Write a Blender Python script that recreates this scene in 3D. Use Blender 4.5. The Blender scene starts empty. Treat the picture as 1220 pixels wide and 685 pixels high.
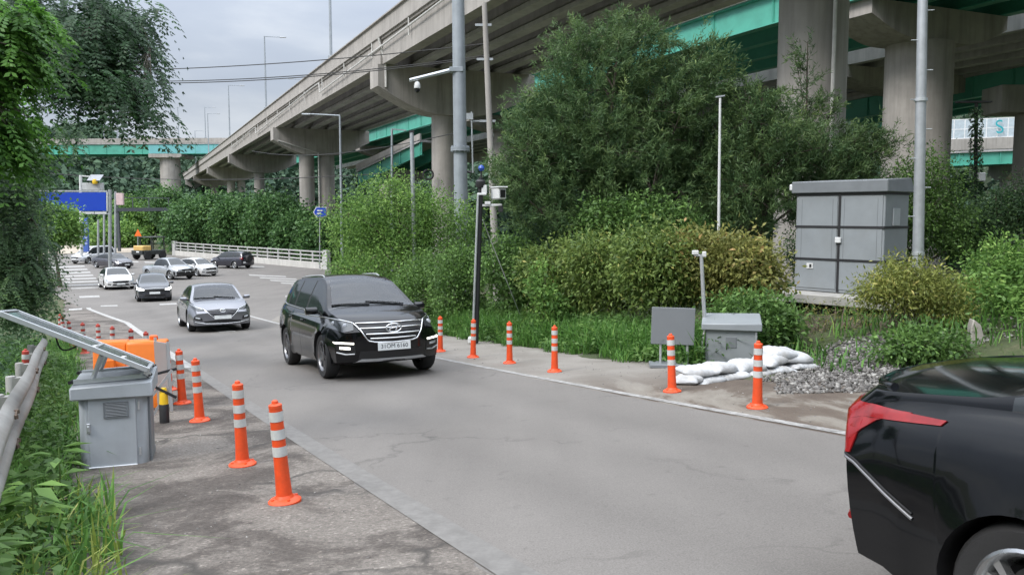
import bpy, bmesh, math, random
import numpy as np
from mathutils import Vector, Matrix
from mathutils.bvhtree import BVHTree
R = math.radians
random.seed(7); rng = np.random.default_rng(7)
scene = bpy.context.scene
COL = scene.collection

# ------------------------------------------------------------------ terrain + camera model
F = 1000.; CX = 610.; CY = 342.5; CAMZ = 1.55; PIT = math.atan(87.5/1000)
cp, sp = math.cos(PIT), math.sin(PIT)
def Zr(t):
    return -3.8 if t >= 83 else (-.0916*t if t < 0 else -3.8+3.8*(1-t/83)**2)
def qt(x, y): return (.8837*x+.4681*y, -.4681*x+.8837*y)
def W(q, t, z=None, dz=0.):
    x, y = q*.8837-t*.4681, q*.4681+t*.8837
    return Vector((x, y, (zg(x, y) if z is None else z)+dz))
def sm(a, b, v):
    k = min(1, max(0, (v-a)/(b-a))); return k*k*(3-2*k)
def zg(x, y):
    q, t = qt(x, y)
    return Zr(t)+.8*sm(9.4, 16, q)*(1-sm(20, 34, t))-1.0*sm(1.2, 7, -q)*(1-sm(50, 65, t))
def at(px, py, Y):
    a = (px-CX)/F; b = (CY-py)/F
    d = Y/(cp+b*sp); return Vector((a*d, Y, CAMZ+d*(-sp+b*cp)))
def ground(px, py, h=0.):
    lo = 1.0; y = 1.0
    while y < 600:
        p = at(px, py, y)
        if p.z < zg(p.x, p.y)+h: break
        lo = y; y *= 1.03
    hi = y
    for _ in range(30):
        m = (lo+hi)/2; p = at(px, py, m)
        if p.z < zg(p.x, p.y)+h: hi = m
        else: lo = m
    return at(px, py, hi)

# ------------------------------------------------------------------ materials
MATS = {}
def nodes_of(m):
    m.use_nodes = True
    nt = m.node_tree
    return nt, nt.nodes, nt.links, nt.nodes['Principled BSDF']
def noise(N, L, vec, scale, detail=4, rough=.55, dist=0.):
    n = N.new('ShaderNodeTexNoise'); n.inputs['Scale'].default_value = scale
    n.inputs['Detail'].default_value = detail; n.inputs['Roughness'].default_value = rough
    n.inputs['Distortion'].default_value = dist
    if vec is not None: L.new(vec, n.inputs['Vector'])
    return n.outputs['Fac']
def ramp(N, L, fac, stops):
    r = N.new('ShaderNodeValToRGB'); e = r.color_ramp.elements
    while len(e) < len(stops): e.new(.5)
    for k, (p, c) in enumerate(stops):
        e[k].position = p; e[k].color = (c, c, c, 1) if not hasattr(c, '__len__') else tuple(c)+(1,)
    L.new(fac, r.inputs['Fac']); return r.outputs['Color']
def mixc(N, L, fac, a, b, mode='MIX'):
    m = N.new('ShaderNodeMix'); m.data_type = 'RGBA'; m.blend_type = mode
    for s, v in ((m.inputs[0], fac), (m.inputs[6], a), (m.inputs[7], b)):
        if hasattr(v, 'is_linked'): L.new(v, s)
        elif hasattr(v, '__len__'): s.default_value = tuple(v)+(1,)
        else: s.default_value = v
    return m.outputs[2]
def geopos(N, L, scale=(1, 1, 1), rotz=0, obj=False):
    mp = N.new('ShaderNodeMapping')
    mp.inputs['Scale'].default_value = scale; mp.inputs['Rotation'].default_value = (0, 0, rotz)
    if obj:
        tc = N.new('ShaderNodeTexCoord'); L.new(tc.outputs['Object'], mp.inputs['Vector'])
    else:
        g = N.new('ShaderNodeNewGeometry'); L.new(g.outputs['Position'], mp.inputs['Vector'])
    return mp.outputs['Vector']
def bump(N, L, B, h, strength=.3, dist=.02):
    b = N.new('ShaderNodeBump'); b.inputs['Strength'].default_value = strength; b.inputs['Distance'].default_value = dist
    L.new(h, b.inputs['Height']); L.new(b.outputs['Normal'], B.inputs['Normal'])
def M(name, col=(.5, .5, .5), rough=.5, metal=0., var=.12, scale=3., bmp=0., bscale=60., dirt=0., dirtcol=(.12, .10, .08), coat=0., spec=.5, streak=0., emit=0.):
    """generic procedural material: base colour with mottling, optional grime, streaks and bump"""
    if name in MATS: return MATS[name]
    m = bpy.data.materials.new(name); nt, N, L, B = nodes_of(m)
    v = geopos(N, L)
    f = noise(N, L, v, scale, 6, .6)
    c = mixc(N, L, ramp(N, L, f, [(.3, 0), (.7, 1)]), tuple(x*(1-var) for x in col), tuple(min(1, x*(1+var)) for x in col))
    if dirt > 0:
        d = noise(N, L, v, scale*.6, 8, .7, .4)
        c = mixc(N, L, mixc(N, L, 1., ramp(N, L, d, [(.45, 0), (.72, 1)]), (dirt,)*3, 'MULTIPLY'), c, dirtcol)
    if streak > 0:
        vs = geopos(N, L, (1, 1, .08))
        s = noise(N, L, vs, 2.2, 6, .65)
        c = mixc(N, L, mixc(N, L, 1., ramp(N, L, s, [(.45, 0), (.7, 1)]), (streak,)*3, 'MULTIPLY'), c, tuple(x*.55 for x in col))
    L.new(c, B.inputs['Base Color'])
    B.inputs['Metallic'].default_value = metal
    r = noise(N, L, v, scale*2.5, 4)
    rr = N.new('ShaderNodeMapRange'); rr.inputs['To Min'].default_value = max(0, rough-.06); rr.inputs['To Max'].default_value = min(1, rough+.1)
    L.new(r, rr.inputs['Value']); L.new(rr.outputs['Result'], B.inputs['Roughness'])
    B.inputs['Coat Weight'].default_value = coat; B.inputs['Coat Roughness'].default_value = .04
    B.inputs['Specular IOR Level'].default_value = spec
    if emit > 0:
        B.inputs['Emission Color'].default_value = tuple(col)+(1,); B.inputs['Emission Strength'].default_value = emit
    if bmp > 0: bump(N, L, B, noise(N, L, v, bscale, 6, .7), bmp, .01)
    MATS[name] = m; return m

LEAFGAIN = 1.95
def leafmat(name, dark, light, accent=None, trans=.35, rough=.5):
    if name in MATS: return MATS[name]
    m = bpy.data.materials.new(name); nt, N, L, B = nodes_of(m)
    a = N.new('ShaderNodeAttribute'); a.attribute_name = 'tint'
    g_ = 1. if name == 'gravel_stone' else LEAFGAIN
    st = [(p, tuple(min(.6, x*g_) for x in c_)) for p, c_ in ((0., dark), (.75, light), (1., accent or light))]
    c = ramp(N, L, a.outputs['Fac'], st)
    L.new(c, B.inputs['Base Color']); B.inputs['Roughness'].default_value = rough; B.inputs['Specular IOR Level'].default_value = .3
    t = N.new('ShaderNodeBsdfTranslucent'); L.new(c, t.inputs['Color'])
    x = N.new('ShaderNodeMixShader'); x.inputs['Fac'].default_value = trans
    L.new(B.outputs['BSDF'], x.inputs[1]); L.new(t.outputs['BSDF'], x.inputs[2])
    L.new(x.outputs['Shader'], N['Material Output'].inputs['Surface'])
    MATS[name] = m; return m

# ------------------------------------------------------------------ object plumbing
def tag(o, label=None, cat=None, group=None, kind=None):
    if label: o['label'] = label
    if cat: o['category'] = cat
    if group: o['group'] = group
    if kind: o['kind'] = kind
    return o
def empty(name, loc, label=None, cat=None, group=None, rotz=0., parent=None):
    o = bpy.data.objects.new(name, None); COL.objects.link(o); o.location = loc; o.rotation_euler = (0, 0, rotz)
    o.empty_display_size = .2
    if parent: o.parent = parent
    return tag(o, label, cat, group)
def copy_tree(o, parent=None):
    c = o.copy(); COL.objects.link(c)
    if parent: c.parent = parent
    for ch in list(o.children): copy_tree(ch, c)
    return c
class MB:
    def __init__(s): s.v = []; s.f = []; s.mi = []
    def add(s, vs, fs, mi=0):
        o = len(s.v); s.v += [tuple(v) for v in vs]
        s.f += [tuple(i+o for i in f) for f in fs]; s.mi += [mi]*len(fs); return s
    def box(s, c, d, rot=None, mi=0):
        hx, hy, hz = d[0]/2, d[1]/2, d[2]/2
        vs = [Vector((x, y, z)) for x in (-hx, hx) for y in (-hy, hy) for z in (-hz, hz)]
        if rot is not None: vs = [rot @ v for v in vs]
        c = Vector(c); vs = [v+c for v in vs]
        return s.add(vs, [(0, 1, 3, 2), (4, 6, 7, 5), (0, 4, 5, 1), (2, 3, 7, 6), (0, 2, 6, 4), (1, 5, 7, 3)], mi)
    def bar(s, a, b, w, h, mi=0, up=Vector((0, 0, 1))):
        a, b = Vector(a), Vector(b); d = (b-a); l = d.length; d.normalize()
        if abs(d.dot(up)) > .99: up = Vector((0, 1, 0))
        x = d.cross(up).normalized(); u = x.cross(d)
        vs = []
        for p in (a, b):
            for sx, su in ((-1, -1), (1, -1), (1, 1), (-1, 1)): vs.append(p+x*sx*w/2+u*su*h/2)
        return s.add(vs, [(0, 1, 2, 3), (4, 7, 6, 5), (0, 4, 5, 1), (1, 5, 6, 2), (2, 6, 7, 3), (3, 7, 4, 0)], mi)
    def tube(s, pts, rad, n=8, mi=0, caps=True):
        pts = [Vector(p) for p in pts]
        if not hasattr(rad, '__len__'): rad = [rad]*len(pts)
        vs = []; ref = None
        for k, p in enumerate(pts):
            d = (pts[min(k+1, len(pts)-1)]-pts[max(k-1, 0)])
            d = d.normalized() if d.length > 1e-9 else Vector((0, 0, 1))
            if ref is None or abs(ref.dot(d)) > .98:
                ref = Vector((1, 0, 0)) if abs(d.x) < .8 else Vector((0, 1, 0))
            x = (ref-d*ref.dot(d)).normalized(); ref = x; y = d.cross(x)
            for j in range(n):
                a = 2*math.pi*j/n; vs.append(p+(x*math.cos(a)+y*math.sin(a))*rad[k])
        fs = [(k*n+j, k*n+(j+1) % n, (k+1)*n+(j+1) % n, (k+1)*n+j) for k in range(len(pts)-1) for j in range(n)]
        if caps: fs += [tuple(reversed(range(n))), tuple((len(pts)-1)*n+j for j in range(n))]
        return s.add(vs, fs, mi)
    def lathe(s, prof, n=20, mat=None, mi=0, caps=True):
        """prof: (r, z) list; mat: Matrix"""
        vs = []
        for r, z in prof:
            for j in range(n):
                a = 2*math.pi*j/n; v = Vector((r*math.cos(a), r*math.sin(a), z)); vs.append(mat @ v if mat is not None else v)
        fs = [(k*n+j, k*n+(j+1) % n, (k+1)*n+(j+1) % n, (k+1)*n+j) for k in range(len(prof)-1) for j in range(n)]
        if caps: fs += [tuple(reversed(range(n))), tuple((len(prof)-1)*n+j for j in range(n))]
        return s.add(vs, fs, mi)
    def prism(s, poly, a, b, mi=0):
        """poly: list of 3D points; extrude by vector b-a"""
        e = Vector(b)-Vector(a); n = len(poly)
        vs = [Vector(p) for p in poly]+[Vector(p)+e for p in poly]
        return s.add(vs, [tuple(reversed(range(n))), tuple(range(n, 2*n))]+[(i, (i+1) % n, n+(i+1) % n, n+i) for i in range(n)], mi)
    def build(s, name, mats, parent=None, bevel=0., smooth=35, fix=True, seg=1):
        me = bpy.data.meshes.new(name); me.from_pydata(s.v, [], s.f)
        if not isinstance(mats, (list, tuple)): mats = [mats]
        for m in mats: me.materials.append(m)
        if len(mats) > 1: me.polygons.foreach_set('material_index', s.mi)
        if bevel > 0 or fix:
            bm = bmesh.new(); bm.from_mesh(me)
            if fix: bmesh.ops.recalc_face_normals(bm, faces=bm.faces)
            if bevel > 0:
                es = [e for e in bm.edges if len(e.link_faces) == 2 and e.calc_face_angle(0) > R(30)]
                bmesh.ops.bevel(bm, geom=es, offset=bevel, segments=seg, affect='EDGES', profile=.5, clamp_overlap=True)
            bm.to_mesh(me); bm.free()
        if smooth:
            me.polygons.foreach_set('use_smooth', [True]*len(me.polygons)); me.set_sharp_from_angle(angle=R(smooth))
        o = bpy.data.objects.new(name, me); COL.objects.link(o)
        if parent: o.parent = parent
        return o
def mesh_np(name, V, Fc, mat, parent=None, tint=None, smooth=False):
    V = np.asarray(V, np.float32); Fc = np.asarray(Fc, np.int32); k = Fc.shape[1]
    me = bpy.data.meshes.new(name)
    me.vertices.add(len(V)); me.vertices.foreach_set('co', V.ravel())
    me.loops.add(Fc.size); me.loops.foreach_set('vertex_index', Fc.ravel())
    me.polygons.add(len(Fc)); me.polygons.foreach_set('loop_start', np.arange(0, Fc.size, k, dtype=np.int32))
    if tint is not None:
        a = me.attributes.new('tint', 'FLOAT', 'POINT'); a.data.foreach_set('value', np.asarray(tint, np.float32))
    if smooth: me.polygons.foreach_set('use_smooth', np.ones(len(Fc), dtype=bool))
    me.update(calc_edges=True); me.materials.append(mat)
    o = bpy.data.objects.new(name, me); COL.objects.link(o)
    if parent: o.parent = parent
    return o
def text_mesh(s, size, name, mat, parent, mtx, thick=.002):
    """flat lettering turned into a thin mesh"""
    cu = bpy.data.curves.new(name, 'FONT'); cu.body = s; cu.size = size; cu.align_x = 'CENTER'; cu.align_y = 'CENTER'; cu.extrude = thick
    tmp = bpy.data.objects.new(name, cu); COL.objects.link(tmp)
    dg = bpy.context.evaluated_depsgraph_get(); me = bpy.data.meshes.new_from_object(tmp.evaluated_get(dg))
    bpy.data.objects.remove(tmp); me.name = name; me.materials.clear(); me.materials.append(mat)
    me.transform(mtx)
    o = bpy.data.objects.new(name, me); COL.objects.link(o); o.parent = parent
    return o
def unit(a): return a/np.maximum(np.linalg.norm(a, axis=1, keepdims=True), 1e-9)
def rnd_dirs(n):
    return unit(rng.normal(size=(n, 3)))
def leaf_arrays(P, D, Nn, Ln, Wd):
    """diamond leaves: base, left, tip, right"""
    D = unit(D); S = unit(np.cross(D, Nn)); U = np.cross(S, D)
    Ln = Ln[:, None]; Wd = Wd[:, None]
    V = np.stack([P, P+D*Ln*.45+S*Wd*.5+U*Wd*.12, P+D*Ln-U*Ln*.12, P+D*Ln*.45-S*Wd*.5+U*Wd*.12], 1)
    n = len(P)
    return V.reshape(-1, 3), np.arange(4*n).reshape(n, 4)
def leaves(name, P, D, Nn, Ln, Wd, tint, mat, parent=None):
    V, Fc = leaf_arrays(P, D, Nn, Ln, Wd)
    return mesh_np(name, V, Fc, mat, parent, np.repeat(np.clip(tint, 0, 1), 4))

# ------------------------------------------------------------------ world, sun, camera
w = bpy.data.worlds.new('World'); scene.world = w; w.use_nodes = True
N, L = w.node_tree.nodes, w.node_tree.links
bg = N['Background']
SUN_EL, SUN_AZ = R(44), R(232)
sky = N.new('ShaderNodeTexSky'); sky.sky_type = 'NISHITA'; sky.sun_disc = False
sky.sun_elevation = SUN_EL; sky.sun_rotation = SUN_AZ; sky.air_density = 1.0; sky.dust_density = 3.0
tc = N.new('ShaderNodeTexCoord'); sx = N.new('ShaderNodeSeparateXYZ'); L.new(tc.outputs['Generated'], sx.inputs[0])
mp = N.new('ShaderNodeMapping'); mp.inputs['Scale'].default_value = (1, 1, 3.2); L.new(tc.outputs['Generated'], mp.inputs['Vector'])
cl = noise(N, L, mp.outputs['Vector'], 2.6, 7, .52, .25)
cloud = ramp(N, L, cl, [(.30, (2.0, 2.35, 3.05)), (.50, (2.65, 3.0, 3.6)), (.66, (4.1, 4.35, 4.7))])
el = ramp(N, L, sx.outputs['Z'], [(0., 1.12), (.12, .98), (.35, 1.6), (1., 5.6)])
cloud = mixc(N, L, 1., mixc(N, L, mixc(N, L, 1., el, (.11,)*3, 'MULTIPLY'), cloud, (4.8, 4.95, 5.15)), el, 'MULTIPLY')
skyc = mixc(N, L, .9, sky.outputs['Color'], cloud)
L.new(skyc, bg.inputs['Color']); bg.inputs['Strength'].default_value = .105
sd = bpy.data.lights.new('sun', 'SUN'); sd.energy = 1.5; sd.angle = R(18); sd.color = (1, .96, .9)
so = bpy.data.objects.new('sun', sd); COL.objects.link(so)
# direction the light comes from: azimuth measured like the sky node (rotation about z from +Y, clockwise)
dv = Vector((math.sin(SUN_AZ)*math.cos(SUN_EL), math.cos(SUN_AZ)*math.cos(SUN_EL), math.sin(SUN_EL)))
so.rotation_euler = dv.to_track_quat('Z', 'Y').to_euler()
cd = bpy.data.cameras.new('camera'); cam = bpy.data.objects.new('camera', cd); COL.objects.link(cam)
cd.sensor_width = 36; cd.lens = 36*F/1220; cd.clip_end = 6000; cd.clip_start = .05
cam.location = (0, 0, CAMZ); cam.rotation_euler = (R(90)-PIT, 0, 0)
scene.camera = cam
vs = scene.view_settings; vs.view_transform = 'Standard'; vs.look = 'None'; vs.exposure = .78; vs.gamma = 1; vs.use_curve_mapping = False
scene.cycles.max_bounces = 8; scene.cycles.diffuse_bounces = 5; scene.cycles.transparent_max_bounces = 6
scene.cycles.use_denoising = True
# ================================================================== ROAD + GROUND
ROT = -math.atan2(.4681, .8837)
def road_material():
    m = bpy.data.materials.new('asphalt_worn'); nt, N, L, B = nodes_of(m)
    v = geopos(N, L); vr = geopos(N, L, (1, .06, 1), ROT)
    big = noise(N, L, v, .35, 5, .6); band = noise(N, L, vr, 1.1, 4, .55)
    fine = noise(N, L, v, 90, 4, .8)
    c = ramp(N, L, band, [(.3, (0.135, 0.125, 0.116)), (.55, (0.162, 0.150, 0.139)), (.75, (0.182, 0.169, 0.156))])
    c = mixc(N, L, .35, c, ramp(N, L, big, [(.35, (0.126, 0.117, 0.108)), (.65, (0.190, 0.177, 0.164))]))
    c = mixc(N, L, .7, c, ramp(N, L, fine, [(.3, .5), (.7, 1.4)]), 'MULTIPLY')
    # two wheel tracks polished into the lane, at fixed distances from the edge lines
    sx_ = N.new('ShaderNodeSeparateXYZ'); L.new(geopos(N, L, (1, 1, 1), ROT), sx_.inputs[0])
    wob = N.new('ShaderNodeMath'); wob.operation = 'MULTIPLY_ADD'; L.new(noise(N, L, v, .25, 2), wob.inputs[0]); wob.inputs[1].default_value = .9; L.new(sx_.outputs['X'], wob.inputs[2])
    mr = N.new('ShaderNodeMapRange'); mr.inputs['From Min'].default_value = 2.4; mr.inputs['From Max'].default_value = 6.8; L.new(wob.outputs[0], mr.inputs['Value'])
    tr_ = ramp(N, L, mr.outputs['Result'], [(.0, 1.04), (.16, 1.0), (.28, .86), (.40, 1.0), (.50, .93), (.60, 1.0), (.72, .86), (.84, 1.0), (1., 1.06)])
    c = mixc(N, L, .8, c, tr_, 'MULTIPLY')
    # drips, tar spots and a few thin cracks
    dr_ = ramp(N, L, noise(N, L, v, 5.5, 3, .5), [(.66, 1.), (.74, .72)]); c = mixc(N, L, .6, c, dr_, 'MULTIPLY')
    cr = N.new('ShaderNodeTexVoronoi'); cr.feature = 'DISTANCE_TO_EDGE'; cr.inputs['Scale'].default_value = .33
    wv = N.new('ShaderNodeVectorMath'); wv.operation = 'MULTIPLY_ADD'
    nn = N.new('ShaderNodeTexNoise'); nn.inputs['Scale'].default_value = 1.6; nn.inputs['Detail'].default_value = 7; L.new(v, nn.inputs['Vector'])
    L.new(nn.outputs['Color'], wv.inputs[0]); wv.inputs[1].default_value = (1.2, 1.2, 0); L.new(v, wv.inputs[2]); L.new(wv.outputs[0], cr.inputs['Vector'])
    ck = mixc(N, L, 1., ramp(N, L, cr.outputs['Distance'], [(.0, .35), (.010, 1)]), ramp(N, L, noise(N, L, v, .5, 2), [(.45, 1), (.6, 0)]), 'LIGHTEN')
    c = mixc(N, L, .4, c, ck, 'MULTIPLY')
    L.new(c, B.inputs['Base Color']); B.inputs['Roughness'].default_value = .82; B.inputs['Specular IOR Level'].default_value = .35
    bump(N, L, B, noise(N, L, v, 160, 3, .7), .35, .006)
    return m
def shoulder_material():
    m = bpy.data.materials.new('asphalt_old'); nt, N, L, B = nodes_of(m)
    v = geopos(N, L)
    big = noise(N, L, v, .95, 9, .68, .7)
    c = ramp(N, L, big, [(.38, (.060, .050, .043)), (.46, (.090, .077, .067)), (.52, (.150, .132, .116)), (.70, (.205, .184, .162))])
    sp_ = N.new('ShaderNodeTexVoronoi'); sp_.inputs['Scale'].default_value = 55; L.new(v, sp_.inputs['Vector'])
    sepc = N.new('ShaderNodeSeparateColor'); L.new(sp_.outputs['Color'], sepc.inputs[0])
    c = mixc(N, L, .7, c, ramp(N, L, sepc.outputs[0], [(.0, .78), (.5, .98), (.93, 1.12), (.99, 1.9)]), 'MULTIPLY')
    c = mixc(N, L, .8, c, ramp(N, L, noise(N, L, v, 38, 4, .8), [(.32, .5), (.68, 1.4)]), 'MULTIPLY')
    cr = N.new('ShaderNodeTexVoronoi'); cr.feature = 'DISTANCE_TO_EDGE'; cr.inputs['Scale'].default_value = .62
    wv = N.new('ShaderNodeVectorMath'); wv.operation = 'MULTIPLY_ADD'
    nn = N.new('ShaderNodeTexNoise'); nn.inputs['Scale'].default_value = 2.4; nn.inputs['Detail'].default_value = 7; L.new(v, nn.inputs['Vector'])
    L.new(nn.outputs['Color'], wv.inputs[0]); wv.inputs[1].default_value = (.9, .9, 0); L.new(v, wv.inputs[2]); L.new(wv.outputs[0], cr.inputs['Vector'])
    ck = ramp(N, L, cr.outputs['Distance'], [(.0, 0), (.035, 1)])
    gate = ramp(N, L, noise(N, L, v, .8, 2), [(.45, 1), (.56, 0)])
    ck = mixc(N, L, 1., ck, gate, 'LIGHTEN')
    c = mixc(N, L, ck, (.05, .045, .04), c)
    L.new(c, B.inputs['Base Color']); B.inputs['Roughness'].default_value = .9
    bump(N, L, B, noise(N, L, v, 70, 5, .75), .7, .012)
    return m
def verge_material():
    m = bpy.data.materials.new('dirt_and_concrete'); nt, N, L, B = nodes_of(m)
    v = geopos(N, L); vr = geopos(N, L, (1.3, .5, 1), ROT)
    big = noise(N, L, vr, .9, 7, .62, .5)
    c = ramp(N, L, big, [(.44, (.078, .058, .044)), (.53, (.105, .082, .064)), (.58, (.175, .155, .13)), (.7, (.23, .21, .18))])
    # the strip turns into a cleaner concrete apron further along the road
    g = N.new('ShaderNodeNewGeometry'); dt = N.new('ShaderNodeVectorMath'); dt.operation = 'DOT_PRODUCT'
    L.new(g.outputs['Position'], dt.inputs[0]); dt.inputs[1].default_value = (-.4681, .8837, 0)
    mr = N.new('ShaderNodeMapRange'); mr.inputs['From Min'].default_value = 8.6; mr.inputs['From Max'].default_value = 10.8; L.new(dt.outputs['Value'], mr.inputs['Value'])
    con = ramp(N, L, noise(N, L, v, 1.2, 6), [(.3, (.165, .149, .13)), (.7, (.235, .218, .196))])
    c = mixc(N, L, mr.outputs['Result'], c, con)
    c = mixc(N, L, .4, c, ramp(N, L, noise(N, L, v, 60, 4, .8), [(.3, .5), (.7, 1.4)]), 'MULTIPLY')
    L.new(c, B.inputs['Base Color']); B.inputs['Roughness'].default_value = .92
    bump(N, L, B, noise(N, L, v, 45, 5, .7), .5, .012)
    return m
def soil_material():
    m = bpy.data.materials.new('soil_and_grass'); nt, N, L, B = nodes_of(m)
    v = geopos(N, L)
    c = ramp(N, L, noise(N, L, v, .8, 7, .65), [(.3, (.03, .045, .016)), (.5, (.055, .07, .026)), (.66, (.11, .09, .06))])
    c = mixc(N, L, .6, c, ramp(N, L, noise(N, L, v, 14, 5, .7), [(.3, .5), (.7, 1.5)]), 'MULTIPLY')
    L.new(c, B.inputs['Base Color']); B.inputs['Roughness'].default_value = 1.
    bump(N, L, B, noise(N, L, v, 12, 5, .7), .8, .05)
    return m
def paint_material(name, wear, c0=(.24, .24, .235), c1=(.62, .62, .60)):
    m = bpy.data.materials.new(name); nt, N, L, B = nodes_of(m); v = geopos(N, L)
    f = ramp(N, L, noise(N, L, v, 9, 8, .75), [(wear-.12, 0), (wear+.12, 1)])
    L.new(mixc(N, L, f, c0, c1), B.inputs['Base Color']); B.inputs['Roughness'].default_value = .75
    return m
MROAD, MSHO, MVER, MSOIL = road_material(), shoulder_material(), verge_material(), soil_material()
MP1, MP2 = paint_material('road_paint', .47, (.18, .172, .165), (.42, .415, .40)), paint_material('road_paint_worn', .52, (.130, .123, .115), (.178, .170, .160))

def grid_sheet(name, rows, mat, kind='structure'):
    """rows: list of equal-length lists of Vectors"""
    n = len(rows[0]); V = [v for r in rows for v in r]
    Fc = [(i*n+j, i*n+j+1, (i+1)*n+j+1, (i+1)*n+j) for i in range(len(rows)-1) for j in range(n-1)]
    o = mesh_np(name, [tuple(v) for v in V], Fc, mat, smooth=True); o['kind'] = kind
    return o
def lin(a, b, n): return [a+(b-a)*i/(n-1) for i in range(n)]
ts_g = sorted(set([-2200, -900, -400, -150, -80, -50]+list(range(-40, 60))+list(range(60, 140, 4))+[150, 200, 300, 500, 900, 1600, 2600]))
qs_g = sorted(set([-2400, -1000, -400, -150, -70, -40, -25, -15]+[x*.5 for x in range(-20, 60)]+[32, 36, 42, 50, 70, 120, 250, 600, 1400, 2600]))
def in_paved(q, t):
    return ql(t)-.4 < q < 8.6 if t < 30 else ql(t)-.4 < q < qr(t)+.2
def pw(tab, x): return float(np.interp(x, [a for a, b in tab], [b for a, b in tab]))
def ql(t): return pw([(-40, 1.85), (34, 1.85), (48, .2), (58, -.6), (66, -1.2), (82, -5), (95, -30), (128, -60)], t)
def qr(t): return pw([(-40, 6.2), (30, 6.2), (34, 7.5), (45, 12), (83, 23.5), (118, 12.6), (128, 10)], t)
rows = []
for t in ts_g:
    r = []
    for q in qs_g:
        p = W(q, t); lo = -.06
        if not (-1.5 < q < 8.2 and -40 < t < 60):
            p.z += .10*math.sin(q*1.3+t*.7)*math.sin(t*.9-q*.4) if (abs(q) < 40 and -20 < t < 40) else 0
        p.z += lo; r.append(p)
    rows.append(r)
grid_sheet('ground', rows, MSOIL)
ts_r = sorted(set(list(range(-40, 60))+list(range(60, 129, 2))))
grid_sheet('road', [[W(q, t, Zr(t)) for q in lin(ql(t), qr(t), 14)] for t in ts_r], MROAD)
grid_sheet('road_shoulder', [[W(q, t, Zr(t), .003) for q in lin(-.25-.05*math.sin(t*2.1)-.04*math.sin(t*5.3), ql(t)+.105+.05*math.sin(t*3.7)*math.sin(t*1.3)+.02*math.sin(t*9.1)+.015*math.sin(t*17.), 8)] for t in [x*.125 for x in range(-80, 440)]], MSHO)
grid_sheet('road_verge', [[W(q, t, None, .001) for q in lin(qr(t)-.03, 8.75+.12*math.sin(t*1.9)+.08*math.sin(t*4.7), 8)] for t in [x*.5 for x in range(-20, 73)]], MVER)

def line_strip(name, pts, wdt, mat, dz=.007):
    """painted line along (q, t) points, laid on the pavement"""
    rows = []
    for i, (q, t) in enumerate(pts):
        rows.append([W(q-wdt/2, t, Zr(t), dz), W(q+wdt/2, t, Zr(t), dz)])
    return grid_sheet(name, rows, mat)
MP3 = paint_material('road_paint_dusty', .5, (.15, .143, .135), (.35, .342, .33))
line_strip('edge_line', [(6.28, t) for t in lin(-12, 17, 40)], .13, MP3)
line_strip('edge_line', [(6.28, t) for t in lin(17, 36, 30)], .14, MP1)
line_strip('edge_line', [(2.02, t) for t in lin(-8, 17, 40)], .20, MP2)
line_strip('edge_line', [(pw([(17, 2.0), (26, 1.95), (34, 1.85), (45, .8)], t), t) for t in lin(17, 46, 40)], .19, MP1)
def px_mark(name, quads, mat):
    rows = MB()
    for (a, b, c, d) in quads:
        vs = []
        for k in range(7):
            f = k/6
            for (p, q_) in ((a, b), (d, c)):
                g = ground(p[0]+(q_[0]-p[0])*f, p[1]+(q_[1]-p[1])*f); g.z += .006; vs.append(g)
        rows.add(vs, [(2*k, 2*k+2, 2*k+3, 2*k+1) for k in range(6)])
    o = rows.build(name, mat, smooth=0); o['kind'] = 'structure'; return o
def bars(x0, y0, x1, y1, n, dx, dy, hgt):
    out = []
    for i in range(n):
        f = i/(n-1); x = x0+(x1-x0)*f; y = y0+(y1-y0)*f
        out.append(((x, y), (x+dx, y+dy), (x+dx+1.5, y+dy+hgt), (x+1.5, y+hgt)))
    return out
px_mark('crosswalk', bars(60, 318, 84, 343, 8, 40, -1.5, 1.5), MP1)
px_mark('crosswalk', bars(296, 327, 372, 346, 7, 44, 2, 1.4), MP1)
px_mark('crosswalk', bars(150, 311, 300, 317, 8, 14, .3, 1.3), MP1)
px_mark('lane_marking', [((94, 353), (118, 352), (119, 354), (95, 355)), ((82, 368), (98, 367), (98, 369), (82, 370)), ((120, 364), (140, 363.4), (140, 364.8), (120, 365.4)),
                         ((252, 391), (270, 390), (281, 395), (262, 396)), ((340, 352), (372, 354), (373, 356), (340, 354)), ((366, 337), (398, 339), (399, 341), (367, 339)),
                         ((190, 362), (210, 361), (211, 362.6), (190, 363.6))], MP1)
# saw-cut joints of the concrete apron
jm = M('joint', (.05, .045, .04), .95)
for t in (9.3, 11.2, 14.2, 17.4):
    r0 = [[W(6.42+k*.34, t+.35*k/6+.02*math.sin(k*3), None, -.003), W(6.42+k*.34, t+.35*k/6+.02*math.sin(k*3)+.03, None, -.003)] for k in range(7)]
    grid_sheet('pavement_joint', r0, jm)
# bare pale ground at the far side of the junction
grid_sheet('bare_ground', [[W(q, t, -3.8, .02) for q in lin(-30, 11, 6)] for t in (128.3, 140, 160)], M('pale_soil', (.36, .31, .25), .95, scale=.3, var=.25))

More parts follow.
